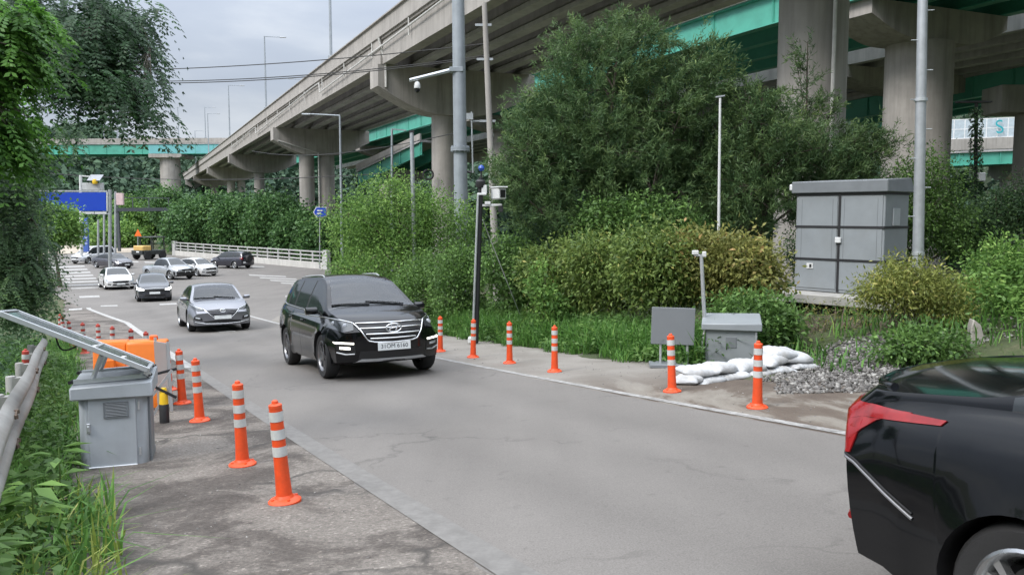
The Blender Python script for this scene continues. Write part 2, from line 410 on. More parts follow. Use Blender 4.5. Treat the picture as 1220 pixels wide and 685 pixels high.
# ================================================================== VIADUCTS
MCON = M('concrete', (0.359, 0.336, 0.313), .88, var=.16, scale=.5, streak=.75, bmp=.2, bscale=8)
MCON2 = M('concrete_pale', (0.350, 0.329, 0.308), .88, var=.14, scale=.7, streak=.55, bmp=.2, bscale=8)
MCOND = M('concrete_girder', (0.418, 0.406, 0.410), .9, var=.2, scale=.4, streak=.5)
MGRN = M('green_steel', (.08, .36, .275), .45, var=.12, scale=.6, dirt=.35, dirtcol=(.05, .2, .15))
MGRN2 = M('teal_steel', (.14, .40, .42), .5, var=.1, scale=.4)
MPIPE = M('pvc_pipe', (.55, .54, .52), .5)
MGAL = M('galvanised', (.42, .44, .46), .42, .55, var=.15, scale=4)
MGRY = M('grey_paint_steel', (.30, .33, .36), .45, .2, var=.12, scale=3, streak=.3)
ub = Vector((-.4066, .9136, 0)); nb = Vector((.9136, .4066, 0))
def B(s, wq, h): return Vector((17.6, 0, CAMZ+h+.0046*s))+ub*s+nb*wq
def extr(mb, sec, s0, s1, Bf=B, step=None, mi=0):
    """extrude a (w, h) section along a bridge between stations"""
    st = [s0, s1] if not step else lin(s0, s1, max(2, int((s1-s0)/step)))
    n = len(sec); vs = [Bf(s, a, b) for s in st for a, b in sec]
    fs = [(k*n+j, k*n+(j+1) % n, (k+1)*n+(j+1) % n, (k+1)*n+j) for k in range(len(st)-1) for j in range(n)]
    fs += [tuple(range(n)), tuple((len(st)-1)*n+j for j in range(n))]
    mb.add(vs, fs, mi)
def rect(w0, w1, h0, h1): return [(w0, h0), (w1, h0), (w1, h1), (w0, h1)]
S0, S1 = -25, 350
vi = empty('viaduct', (B(65, 6, 0).x, B(65, 6, 0).y, -3.6), 'long grey concrete viaduct on hammerhead piers running along the ramp', 'viaduct')
class PRW:
    def __init__(s, o, root): s.o = o; s.location = root.location
def vb(mb, name, mat, root, **k):
    base = Vector(root.location)
    for i in range(len(mb.v)): mb.v[i] = tuple(Vector(mb.v[i])-base)
    return mb.build(name, mat, root.o if isinstance(root, PRW) else root, **k)
m = MB(); extr(m, [(-.02, 11.85), (.9, 11.8), (11.0, 11.8), (11.72, 11.85), (11.72, 12.1), (-.02, 12.1)], S0, S1); vb(m, 'deck', MCON, vi)
for a in (0, 1):
    m = MB(); o_ = 0 if a == 0 else 11.7; sg = 1 if a == 0 else -1
    extr(m, [(o_-.06*sg, 12.1), (o_+.42*sg, 12.1), (o_+.2*sg, 12.5), (o_+.16*sg, 13.2), (o_-.04*sg, 13.2)], S0, S1); vb(m, 'parapet', MCON2, vi)
m = MB(); extr(m, rect(-.16, -.063, 12.02, 12.1), S0, S1); extr(m, rect(-.2, .26, 13.2, 13.28), S0, S1); vb(m, 'coping', MCON2, vi)
for i in range(6):
    m = MB(); c = .55+i*2.12
    extr(m, [(c-.36, 10.2), (c+.36, 10.2), (c+.36, 10.45), (c+.12, 10.65), (c+.12, 11.5), (c+.45, 11.65), (c+.45, 11.797), (c-.45, 11.797), (c-.45, 11.65), (c-.12, 11.5), (c-.12, 10.65), (c-.36, 10.45)] if i else
         [(c-.45, 10.2), (c+.36, 10.2), (c+.36, 10.45), (c+.12, 10.65), (c+.12, 11.797), (c-.45, 11.797)], S0, S1)
    vb(m, 'girder', MCON2 if i == 0 else MCOND, vi)
def cap_piece(s, root, Bf, w0, w1, wc, rc, hb, htop=10.19, th=2.2, endh=1.5, low=3.3, name='pier', cols=None, zb=-4.3, square=False, mat=MCON):
    """one hammerhead pier: cap under the girders on round columns"""
    pr = empty('pier', (0, 0, 0), parent=root)
    poly = [(w0, htop), (w0, htop-endh)]
    for k in range(1, 7):
        f = k/7; poly.append((w0+(wc-rc-w0)*f, htop-endh-(low-endh)*math.sin(f*math.pi/2)))
    poly += [(wc-rc, htop-low), (wc+rc, htop-low)]
    for k in range(6, 0, -1):
        f = k/7; poly.append((w1+(wc+rc-w1)*f, htop-endh-(low-endh)*math.sin(f*math.pi/2)))
    poly += [(w1, htop-endh), (w1, htop)]
    m = MB(); n = len(poly)
    vs = [Bf(s-th/2, a, b) for a, b in poly]+[Bf(s+th/2, a, b) for a, b in poly]
    m.add(vs, [tuple(range(n)), tuple(reversed(range(n, 2*n)))]+[(i, (i+1) % n, n+(i+1) % n, n+i) for i in range(n)])
    vb(m, 'cap', mat, PRW(pr, root), smooth=25)
    for cw in (cols or [wc]):
        p = Bf(s, cw, 0); m = MB(); top = Bf(s, cw, htop-low).z+.05
        m.lathe([(rc, zb), (rc, top)], 28, Matrix.Translation((p.x, p.y, 0)))
        vb(m, 'column', MCON2, PRW(pr, root))
    return pr
for s, cols in ((67, [5.0]), (117, [4.0, 6.6]), (172, [5.2]), (224, [5.2, 7.6]), (277, [5.5]), (322, [5.5])):
    pr = cap_piece(s, vi, B, -.25, 11.95, 5.6, .92 if s < 100 else .95, 0, cols=cols)
    if s < 130:
        m = MB(); p0 = B(s-1.16, .3, 10.2); p1 = B(s-1.16, .3, 8.6); p2 = B(s-1.16, 4.4 if s < 100 else 5.3, 7.2); p3 = p2.copy(); p3.z = -3.7
        m.tube([B(s-1.16, -.2, 12.0), p0, p1] if s < 100 else [p1, p2, p3], .09, 8); vb(m, 'drain_pipe', MPIPE, PRW(pr, vi))
        if s < 100:
            m = MB(); m.add([B(s-1.12, -.05, 12.0), B(s+1.2, -.05, 12.0), B(s+1.2, -.05, 10.2), B(s-1.12, -.05, 10.2), B(s-1.12, .12, 12.0), B(s+1.2, .12, 12.0), B(s+1.2, .12, 10.2), B(s-1.12, .12, 10.2)],
                            [(0, 1, 2, 3), (4, 7, 6, 5), (0, 4, 5, 1), (1, 5, 6, 2), (2, 6, 7, 3), (3, 7, 4, 0)]); vb(m, 'end_block', MCON, PRW(pr, vi))
# the near pier whose wide shaft stands behind the pines
pr = cap_piece(31.0, vi, B, -.25, 11.95, 6.4, 1.2, 0, cols=[6.4], low=1.7, endh=1.0)
m = MB(); pc = B(31.0, 6.4, 0); m.tube([(pc.x+.25, pc.y-1.4, -1), (pc.x+.25, pc.y-1.4, 9)], .07, 8); vb(m, 'drain_pipe', MPIPE, PRW(pr, vi))
# long service pipe with droppers under the parapet
m = MB(); pipe = []
for k in range(0, 30):
    s = 45+k*4.2; pipe.append(B(s, -.14, 11.75-.9*((k % 11)/10)))
    if k % 11 == 10: pipe.append(B(s+.3, -.14, 11.75))
m.tube(pipe, .06, 6)
for s in range(50, 170, 9): m.tube([B(s, -.1, 12.0), B(s, -.1, 10.9)], .05, 6)
vb(m, 'service_pipe', MPIPE, vi)
m = MB(); pa = B(67, 4.0, 0); pa = Vector((pa.x-.55, pa.y-.8, at(533, 209, pa.y).z))
tor = [(pa.x+.4+.36*math.cos(a), pa.y-.02, pa.z+.36*math.sin(a)) for a in lin(0, 6.283, 20)]; m.tube(tor, .07, 6)
tag(m.build('cable_coil', M('black_rubber', (.02, .02, .022), .6)), 'black coil of cable hung on the concrete bridge column', 'cable')

# --- the green girder bridge alongside, higher and a little way off
G = empty('viaduct', (B(60, 26, 0).x, B(60, 26, 0).y, -3.6), 'green steel girder viaduct seen beyond the grey concrete one, behind the pines', 'viaduct')
GW = 20.5
m = MB(); extr(m, rect(GW, GW+12, 13.5, 13.8), S0, 260); vb(m, 'deck', MCOND, G)
for a in (GW, GW+11.7):
    m = MB(); extr(m, rect(a-.05, a+.25, 13.503, 14.3) if a == GW else rect(a, a+.3, 13.803, 14.6), S0, 260); vb(m, 'parapet', MCON2, G)
for k in range(4):
    m = MB(); c = GW+.5+k*3.6
    extr(m, [(c-.35, 11.6), (c+.35, 11.6), (c+.35, 11.67), (c+.03, 11.67), (c+.03, 13.43), (c+.35, 13.43), (c+.35, 13.497), (c-.35, 13.497), (c-.35, 13.43), (c-.03, 13.43), (c-.03, 11.67), (c-.35, 11.67)], S0, 260)
    if k == 0:
        for s in range(-22, 260, 6):
            a, b2 = B(s, c-.03, 11.67), B(s, c-.03, 13.43); m.bar(a, b2, .10, .34)
    vb(m, 'girder', MGRN, G)
for s, rc in ((43.7, 1.88), (105, 1.5), (160, 1.5)): cap_piece(s, G, B, GW+.6, GW+11.6, GW+6.1, rc, 0, htop=11.59, th=3.0, endh=.8, low=1.9, cols=[GW+6.1])

# --- a third, plain concrete viaduct beyond the green one
K = empty('viaduct', (B(60, 42, 0).x, B(60, 42, 0).y, -3.6), 'dark concrete viaduct farthest right, beyond the green girder viaduct', 'viaduct')
m = MB(); extr(m, rect(34, 50, 13.3, 13.6), S0, 240); vb(m, 'deck', MCOND, K)
for a in (34, 49.7): m = MB(); extr(m, rect(a-.05, a+.25, 13.603, 14.5), S0, 240); vb(m, 'parapet', MCON2, K)
for k in range(6): m = MB(); c = 34.8+k*2.9; extr(m, rect(c-.35, c+.35, 11.2, 13.297), S0, 240); vb(m, 'girder', MCOND, K)
for s in (58, 110, 165): cap_piece(s, K, B, 34.5, 49.6, 42, 1.3, 0, htop=11.19, th=2.2, endh=.9, low=1.8, cols=[42])

def simple_bridge(label, A, Bp, depth, thick_par, width, gmat, pmat, piers=(), stiff=4., name='girder_bridge', back=None):
    """A, Bp: top-edge ends of the near face; depth of girder below the pale edge beam; width away from the camera"""
    A, Bp = Vector(A), Vector(Bp); d = (Bp-A); Ln = d.length; d.normalize()
    n = Vector((-d.y, d.x, 0)).normalized()
    if n.y < 0: n = -n
    root = empty(name, ((A.x+Bp.x)/2, (A.y+Bp.y)/2, -3.8), label, 'bridge')
    def P(s, w, h): return A+d*s+n*w+Vector((0, 0, h))
    def ex(sec, nm, mat):
        m = MB(); extr(m, sec, 0, Ln, P); return vb(m, nm, mat, root)
    ex(rect(0, .3, -thick_par, 0), 'parapet', pmat)
    ex(rect(width-.3, width, -thick_par, 0), 'parapet', pmat)
    ex(rect(.05, width-.05, -thick_par-.3, -thick_par-.003), 'deck', MCOND)
    for wq in (.35, width*.5, width-.6):
        m = MB(); extr(m, rect(wq, wq+.12, -thick_par-.3-depth, -thick_par-.303), 0, Ln, P); extr(m, rect(wq-.25, wq+.37, -thick_par-.36-depth, -thick_par-.302-depth), 0, Ln, P)
        if wq < 1:
            k = 1.
            while k < Ln: m.bar(P(k, wq-.06, -thick_par-.31-depth), P(k, wq-.06, -thick_par-.31), .12, .12); k += stiff
        vb(m, 'girder', gmat, root)
    for (s, r, cw) in piers:
        pr = empty('pier', (0, 0, 0), parent=root)
        m = MB(); c = P(s, width/2, 0); m.lathe([(r, -4.5), (r, c.z-thick_par-depth-1.4)], 24, Matrix.Translation((c.x, c.y, 0))); vb(m, 'column', MCON2, PRW(pr, root))
        m = MB(); vs = []
        for w_, h0 in ((width/2-cw, -.9), (width/2-r, -1.8), (width/2+r, -1.8), (width/2+cw, -.9)):
            vs.append((w_, h0-thick_par-depth-.36))
        vs += [(width/2+cw, -thick_par-depth-.362), (width/2-cw, -thick_par-depth-.362)]
        k = len(vs); m.add([P(s-1.2, a, b) for a, b in vs]+[P(s+1.2, a, b) for a, b in vs], [tuple(range(k)), tuple(reversed(range(k, 2*k)))]+[(i, (i+1) % k, k+(i+1) % k, k+i) for i in range(k)])
        vb(m, 'cap', MCON, PRW(pr, root))
    return root, P
# far overpass across the left background
A = at(-150, 164.5, 236); Bp = at(330, 166.5, 230); Bp.z = A.z = at(100, 165, 232).z
r1, P1 = simple_bridge('far teal-green girder overpass crossing left of the blue sign behind the tree', A, Bp, 2.6, 1.3, 11, MGRN, MCON2, (), 5.)
m = MB(); extr(m, rect(.26, .33, -4.1, -1.7), 330*.236, 480*.233, P1); vb(m, 'side_panel', MGRN2, r1)
c = at(199.5, 200, 233); pr = empty('pier', (0, 0, 0), parent=r1)
m = MB(); m.lathe([(2.7, -4.5), (2.7, at(199, 186, 233).z)], 26, Matrix.Translation((c.x, c.y+2, 0))); vb(m, 'column', MCON2, PRW(pr, r1))
m = MB(); m.box((c.x, c.y+3, at(199, 186, 233).z), (9, 9, 1.0)); vb(m, 'cap', MCON, PRW(pr, r1))
# green ramps seen through the gaps
simple_bridge('low green ramp girder descending to the left beside the bright green tree', at(424, 196, 120), at(500, 159, 112), 1.7, .8, 8, MGRN, MCON2, ((6, .8, 2.5),))
r3, P3 = simple_bridge('lower green girder bridge crossing behind the thick concrete column at right', at(985, 117, 82), at(1330, 46, 62), 1.7, .35, 9, MGRN, MCON2, (), 3.2)
# its hammerhead pier at the right edge
pr = empty('bridge_pier', (at(1230, 240, 57).x, 57, -3), 'pale square-capped concrete pier at the right edge of the picture', 'pier')
a0 = at(1194, 101, 56); a1 = at(1285, 134, 56)
m = MB(); m.box(((a0.x+a1.x)/2, 57.2, (a0.z+a1.z)/2), (a1.x-a0.x, 2.4, a0.z-a1.z)); vb(m, 'cap', MCON2, pr, bevel=.04)
m = MB(); cx_ = at(1232, 150, 57); m.lathe([(1.05, -4), (1.05, a1.z+.02)], 24, Matrix.Translation((cx_.x, 57.2, 0))); vb(m, 'column', MCON2, pr)
# ramp with the noise barrier
r4, P4 = simple_bridge('distant ramp with white noise-barrier panels over a green girder', at(1085, 168, 98), at(1290, 160, 98), 1.4, 1.3, 8, MGRN, MCON, ((14, 1.0, 2.5),), 2.4)
m = MB(); Lr = (at(1290, 160, 98)-at(1085, 168, 98)).length
fr = MB(); pn = MB(); k = 0.
while k < Lr-1:
    fr.bar(P4(k, .15, 0), P4(k, .15, 2.25), .12, .12); k += 1.25
for h in (.04, 1.1, 2.2): fr.bar(P4(0, .15, h), P4(Lr, .15, h), .1, .1)
extr(pn, rect(.11, .15, .05, 2.2), 0, Lr, P4)
nbp = vb(fr, 'barrier_frame', M('white_frame', (.75, .76, .77), .5), r4); vb(pn, 'barrier_panel', M('barrier_acrylic', (.48, .55, .60), .25), r4)
pm_ = at(1191, 152, 97.8); to = text_mesh('S', 2.2, 'barrier_mark', M('teal_paint', (.03, .36, .42), .5), r4, Matrix.Translation(pm_-r4.location) @ Matrix.Rotation(R(90), 4, 'X') @ Matrix.Rotation(R(8), 4, 'Z'))
to['label'] = 'teal curled mark on the barrier panel'

# ================================================================== HILLS
erows = [[W(-7.5-22*f, t, None)+Vector((0, 0, -.3+15*math.sin(f*1.45)+.5*math.sin(t*.7+f*9))) for f in lin(0, 1, 12)] for t in range(-70, 9, 3)]
MEMB = M('reflection_bank_soil', (.035, .05, .022), 1., scale=.6, var=.3)
grid_sheet('reflection_bank', erows, MEMB)  # unseen bank added so the dark car flanks reflect green instead of sky
def hill(name, px0, px1, prof, Y, dep, mat):
    rows = []
    n = 90
    for j in range(16):
        f = j/15; r = []
        for i in range(n):
            px = px0+(px1-px0)*i/(n-1); top = at(px, pw(prof, px), Y).z+2.5*math.sin(i*.9)+1.5*math.sin(i*2.3)
            p = at(px, 255, Y); z = -4+(top+4)*math.sin(min(1, f*1.15)*math.pi/2)
            r.append(Vector((p.x*(1+(f-.5)*dep/Y), Y-dep*.5+dep*f, z+1.2*math.sin(i*1.7+j*2.1))))
        rows.append(r)
    return grid_sheet(name, rows, mat), rows
MHILL = M('hill_floor', (.03, .045, .022), 1., scale=.05, var=.3)
hl, hrows = hill('hill', -700, 560, [(-700, 120), (-100, 138), (60, 150), (112, 151), (140, 166), (190, 186), (330, 196), (560, 190)], 340, 150, MHILL)
hr, hrows2 = hill('hill', 520, 2200, [(520, 190), (700, 150), (900, 110), (1000, 98), (1140, 92), (1300, 85), (2200, 70)], 330, 150, MHILL)
# ================================================================== ROADSIDE THINGS
MOR = M('orange_plastic', (0.702, 0.072, 0.013), .48, var=.12, scale=9, dirt=.5, dirtcol=(.35, .06, .02))
MREF = M('reflective_band', (0.495, 0.504, 0.495), .35, var=.15, scale=12, dirt=.55, dirtcol=(.3, .28, .25))
MRED = M('faded_red_plastic', (.42, .045, .03), .5, var=.12, scale=6, dirt=.35, dirtcol=(.2, .05, .04))
MBLK = M('black_plastic', (.018, .018, .02), .5)
MWHT = M('white_paint', (0.612, 0.620, 0.620), .45, var=.06, scale=4, dirt=.25, dirtcol=(.45, .44, .42))
MCAB = M('cabinet_grey', (0.234, 0.254, 0.269), .42, var=.07, scale=2.5, dirt=.25, dirtcol=(.2, .2, .19))
MCABL = M('cabinet_pale_grey', (.37, .40, .43), .42, var=.06, scale=2.5, dirt=.3, dirtcol=(.2, .2, .19), streak=.25)
MCABD = M('cabinet_grey_dark', (0.160, 0.172, 0.184), .45, var=.1, scale=3)
MALU = M('aluminium', (.58, .60, .62), .35, .7, var=.08, scale=8)
MDK = M('shade_black', (.012, .012, .013), .8)  # near-black, puts the shade of openings and gaps into the colour

def make_post(name, body, label):
    r = empty(name, (0, 0, 0), label, 'delineator', 'lane delineator posts')
    m = MB(); m.lathe([(.118, 0), (.118, .018), (.10, .032), (.07, .04), (.058, .06)], 24)
    for k in range(4): a = k*math.pi/2+.6; m.lathe([(.012, .03), (.012, .042)], 6, Matrix.Translation((.088*math.cos(a), .088*math.sin(a), 0)))
    m.build('base', body, r)
    m = MB(); m.lathe([(.058, .05), (.052, .2), (.049, .36), (.046, .70)], 20); m.build('tube', body, r)
    m = MB(); m.lathe([(.0475, .70), (.047, .722), (.03, .732), (.024, .733), (.022, .75), (.012, .757)], 20); m.build('cap', body, r)
    for z0 in (.35, .475, .605):
        m = MB(); rr = .0515-.004*(z0-.3); m.lathe([(rr, z0), (rr, z0+.072)], 20, caps=False); m.build('reflective_band', MREF, r)
    return r
post_o = make_post('delineator_post', MOR, 'x'); post_r = make_post('delineator_post', MRED, 'x')
_used = set()
def put_post(src, x, y, label, lean=(0, 0)):
    if src.name in _used: o = copy_tree(src)
    else: o = src; _used.add(src.name)
    o.location = (x, y, zg(x, y)); o.rotation_euler = (R(lean[0]), R(lean[1]), random.uniform(0, 1.5)*0)
    o['label'] = label
Lp = ['orange delineator post nearest the camera on the left shoulder', 'second orange post on the left shoulder, behind the nearest one',
      'third orange post on the left shoulder, right of the grey cabinet', 'fourth left shoulder post, between the third post and the grey board',
      'fifth left shoulder post, close beside the upright grey board']
for (q, t), lb, ln in zip([(1.32, 6.01), (1.29, 7.51), (1.30, 10.32), (1.30, 12.03), (1.30, 13.72)], Lp, [(1, -4.), (0, -2), (0, -2.5), (0, -2), (0, -2)]):
    p = W(q, t); put_post(post_o, p.x, p.y, lb, ln)
for px, py, lb in [(176, 395, 'faded red post just above the right part of the orange barrier'), (155, 392, 'faded red post above the middle of the orange barrier'),
                   (133, 389, 'faded red post above the left end of the orange barrier'), (117, 386, 'faded red post left of the orange barrier, just above the solar panel'),
                   (99, 384, 'faded red post fifth from the barrier in the curving far row'), (85, 382, 'faded red post second nearest the left tree in the curving far row'),
                   (75, 377, 'faded red post in front of the last post by the left tree'), (70, 374, 'last faded red post of the far row, beside the left tree')]:
    p = ground(px, py, .75); put_post(post_r, p.x, p.y, lb, (random.uniform(-4, 4), random.uniform(-4, 4)))
p = ground(27, 412, .8); put_post(post_r, p.x, p.y, 'faded red post standing in the weeds behind the guardrail', (0, 3))
Rp = ['orange post on the right verge nearest the black sedan', 'orange post in front of the low grey box and grey board', 'orange post before the tall grass, left of the grey board',
      'orange post before the tall grass, third from the right', 'orange post at the foot of the traffic camera pole', 'orange post right beside the front of the black SUV']
Rp[3] = 'orange post before the grass, right of the camera pole post'
for (q, t), lb in zip([(6.72, 6.85), (6.82, 8.46), (6.84, 11.45), (6.89, 13.10), (6.85, 14.54), (6.85, 16.15)], Rp):
    p = W(q, t); put_post(post_o, p.x, p.y, lb, (random.uniform(-2.5, 2.5), random.uniform(-2.5, 2.5)))

# ---------------- steel guardrail on the left
gr = empty('guardrail', W(-.5, 9), 'weathered steel guardrail among the weeds on the left', 'guardrail')
prof = [(0, .72), (.035, .70), (.075, .66), (.08, .62), (.06, .585), (.005, .555), (-.01, .53), (.005, .505), (.06, .475), (.08, .44), (.075, .40), (.035, .36), (0, .345)]
MGR = M('guardrail_steel', (.34, .335, .32), .6, .25, var=.15, scale=2, dirt=.5, dirtcol=(.16, .13, .10), streak=.3)
gt = lin(.5, 17.6, 40); vs = []; fs = []
for t in gt:
    for dq, z in prof: vs.append(W(-.48+dq-.012*math.sin(t), t, None, z)-gr.location)
n = len(prof)
for t in gt:
    for dq, z in prof: vs.append(W(-.486+dq-.012*math.sin(t), t, None, z)-gr.location)
o_ = len(gt)*n
for i in range(len(gt)-1):
    for j in range(n-1):
        fs.append((i*n+j, i*n+j+1, (i+1)*n+j+1, (i+1)*n+j)); fs.append((o_+i*n+j, o_+(i+1)*n+j, o_+(i+1)*n+j+1, o_+i*n+j+1))
MB().add(vs, fs).build('rail', MGR, gr, smooth=50, fix=False)
for k, t in enumerate((1.5, 3.5, 5.5, 7.5, 9.5, 11.5, 13.5, 15.5, 17.4)):
    m = MB(); b = W(-.66, t)-gr.location; m.lathe([(.055, -.3), (.055, .60), (.05, .61)], 12, Matrix.Translation(b)); m.bar(b+Vector((0, 0, .53)), W(-.5, t, None, .53)-gr.location, .1, .12)
    m.build('post', MGR, gr)
for t in (3.5, 7.5, 11.5, 15.5):
    for z in (.65, .42):
        m = MB()
        b = W(-.48+.085-.012*math.sin(t), t, None, z)-gr.location
        for d in (-.1, .1): m.box(b+Vector((-.4681*d, .8837*d, 0)), (.03, .03, .03))
        m.bar(b+Vector((.4681*.1, -.8837*.1, 0)), b-Vector((.4681*.1, -.8837*.1, 0)), .012, .02)
        m.build('splice_plate', M('rusty_bolt', (.10, .07, .05), .8), gr)

# ---------------- left control cabinet with the tilted solar panel
c0, c1 = Vector(ground(97, 558)), Vector(ground(178, 550))
yaw = math.atan2(c1.y-c0.y, c1.x-c0.x)
cb = empty('control_cabinet', ((c0.x+c1.x)/2-.25*math.sin(yaw)*-1*0, (c0.y+c1.y)/2, (c0.z+c1.z)/2-.03), 'grey roadside control cabinet with louvred front, under a tilted solar panel', 'cabinet', rotz=yaw)
wd = (c1-c0).length
m = MB(); m.prism([(-wd/2, 0, 0), (-wd/2+.06, -.05, 0), (wd/2-.06, -.05, 0), (wd/2, 0, 0), (wd/2, .5, 0), (-wd/2, .5, 0)], (0, 0, .02), (0, 0, .70))
m.build('body', MCABL, cb, bevel=.008)
m = MB(); m.box((-.005, -.058, .36), (wd-.17, .016, .64)); m.build('door', MCABL, cb, bevel=.005)
m = MB(); m.box((-.20, -.072, .40), (.03, .02, .09)); m.box((-.20, -.085, .40), (.018, .02, .05)); m.build('latch', MALU, cb, bevel=.003)
for z in (.16, .58): m = MB(); m.tube([(.215, -.066, z-.035), (.215, -.066, z+.035)], .009, 8); m.build('hinge', MALU, cb)
m = MB()
for k in range(9): m.box((.03, -.072, .50+k*.0135), (.17, .012, .006), Matrix.Rotation(R(-30), 3, 'X'))
for z in (.488, .622): m.box((.03, -.071, z), (.20, .012, .008))
for x in (-.07, .13): m.box((x, -.071, .555), (.008, .012, .14))
lo = m.build('louvre', MCABD, cb)
m = MB(); m.box((-.01, -.075, .035), (wd-.16, .02, .03)); m.build('sill', MALU, cb, bevel=.004)
m = MB(); L2 = wd/2+.055
m.add([(-L2, -.10, .66), (L2, -.10, .66), (L2, .56, .66), (-L2, .56, .66), (-L2, -.10, .775), (L2, -.10, .80), (L2, .56, .84), (-L2, .56, .815)],
      [(0, 3, 2, 1), (4, 5, 6, 7), (0, 1, 5, 4), (1, 2, 6, 5), (2, 3, 7, 6), (3, 0, 4, 7)])
m.build('lid', MCABL, cb, bevel=.012)
m = MB(); m.bar((wd/2+.012, .05, .05), (wd/2+.012, .45, .05), .02, .06); m.box((wd/2+.01, .22, .38), (.02, .34, .6)); m.build('side_door', MCABD, cb, bevel=.004)
sp0 = at(-2, 376, 6.95); sp1 = at(174, 443, 7.42)
pl = empty('solar_panel', (sp0+sp1)/2, 'long tilted solar panel in aluminium frame above the left grey cabinet', 'solar panel')
Wp = lambda p: Vector(p)-pl.location
dx = (sp1-sp0); Lx = dx.length; dx.normalize(); bk = Vector((-.34, .94, -.09)).normalized(); up = dx.cross(bk).normalized()
if up.z < 0: up = -up
def PP(a, b, h): return Wp(sp0+dx*a+bk*b+up*h)
m = MB(); m.add([PP(.03, .03, .034), PP(Lx-.03, .03, .034), PP(Lx-.03, .62, .034), PP(.03, .62, .034), PP(.03, .03, .01), PP(Lx-.03, .03, .01), PP(Lx-.03, .62, .01), PP(.03, .62, .01)],
                [(0, 1, 2, 3), (7, 6, 5, 4), (0, 4, 5, 1), (1, 5, 6, 2), (2, 6, 7, 3), (3, 7, 4, 0)])
m.build('cells', M('solar_cells', (.10, .105, .11), .25, var=.1, scale=12, coat=.5), pl)
for a, b in (((0, 0), (Lx, 0)), ((0, .65), (Lx, .65)), ((0, 0), (0, .65)), ((Lx, 0), (Lx, .65)), ((Lx*.62, 0), (Lx*.62, .65))):
    m = MB(); m.bar(PP(*a, .02), PP(*b, .02), .03, .045, up=up); m.build('frame', MALU, pl, bevel=.003)
for a in (.62, .82):
    m = MB(); q_ = PP(Lx*a, .03, .046); m.box(q_, (.035, .05, .02)); m.build('clamp', MWHT, pl)
for bq in (.08, .55):
    m = MB(); e0 = Wp(cb.matrix_basis @ Vector((-L2+.02, -.06+bq, .81))); e1 = Wp(cb.matrix_basis @ Vector((L2-.03, -.06+bq, .835))); m.bar(e0, e1, .035, .04); m.build('mount_rail', MALU, pl)
    m = MB(); m.bar(e0+(e1-e0)*.25+Vector((0, 0, .01)), PP(Lx*.68, bq, -.01), .03, .03); m.build('strut', MALU, pl); m = MB(); m.bar(e1, PP(Lx-.03, bq, -.01), .03, .05); m.build('strut', MALU, pl)
    m = MB(); m.tube([e0+Vector((-.02, -.03, 0)), e0+Vector((-.02, .03, 0))], .018, 8); m.tube([e1+Vector((.0, -.035, 0)), e1+Vector((0, .035, 0))], .016, 8); m.build('bolt', MBLK, pl)
m = MB(); m.tube([PP(Lx*.34+.2*k/8, .3, -.02-.09*math.sin(k/8*math.pi)) for k in range(9)], .008, 6); m.build('cable', MBLK, pl)

# ---------------- orange water barrier, grey board, warning trestle
p = W(.62, 12.3); wb = empty('water_barrier', p, 'bright orange plastic water-filled barrier behind the grey cabinet', 'barrier', rotz=R(12))
MBO = M('barrier_orange', (0.722, 0.170, 0.010), .4, var=.06, scale=3, dirt=.2, dirtcol=(.4, .12, .03))
def wb_sec(x0, x1, ya, mb):
    sec = [(-.24, 0), (-.24, .14), (-.17, .3), (-.13, .86), (-.10, .91), (.10, .91), (.13, .86), (.17, .3), (.24, .14), (.24, 0)]
    mb.prism([(x0, y+ya, z) for y, z in sec], (0, 0, 0), (x1-x0, 0, 0))
m = MB(); wb_sec(-.36, .06, .0, m); m.build('left_half', MBO, wb, bevel=.02)
m = MB(); wb_sec(.062, .56, -.05, m); m.build('right_half', MBO, wb, bevel=.02)
m = MB(); m.lathe([(.055, .90), (.055, .955), (.04, .965)], 14, Matrix.Translation((.38, -.02, 0))); m.build('filler_cap', M('barrier_cap', (.75, .12, .01), .5), wb)
m = MB(); m.box((-.16, -.20, .62), (.2, .06, .14), Matrix.Rotation(R(-4), 3, 'X')); m.box((-.16, -.2, .25), (.3, .09, .1)); m.build('recess', M('barrier_shade', (.72, .15, .01), .5), wb, bevel=.02)
p = W(1.02, 11.6); bd = empty('board', p, 'upright grey sheet-metal board leaning beside the orange barrier', 'board', rotz=R(130))
m = MB(); m.box((0, 0, .48), (.5, .018, .82), Matrix.Rotation(R(4), 3, 'Y')); m.build('sheet', MCAB, bd, bevel=.003)
for x in (-.25, .25):
    m = MB(); m.bar((x-.03, -.012, .04), (x+.03, -.012, .92), .03, .03); m.build('edge_frame', MALU, bd)
p = W(.93, 10.5); tr = empty('warning_trestle', p, 'black and yellow folded trestle between the grey cabinet and grey board', 'trestle', rotz=R(20))
m = MB(); m.lathe([(.055, 0), (.055, .22), (.045, .24)], 14); m.build('foot', MBLK, tr)
m = MB(); m.lathe([(.052, .2), (.046, .36), (.03, .42)], 14); m.build('hood', M('yellow_plastic', (.75, .48, .02), .45), tr)
for a, b in (((-.12, .03, .1), (.12, .03, .5)), ((-.1, -.03, .45), (.14, -.03, .3)), ((-.15, .0, .3), (.1, .02, .62)), ((-.18, .1, .55), (.15, .1, .62))):
    m = MB(); m.bar(a, b, .025, .03); m.build('arm', MALU if a[2] < .4 else MBLK, tr)

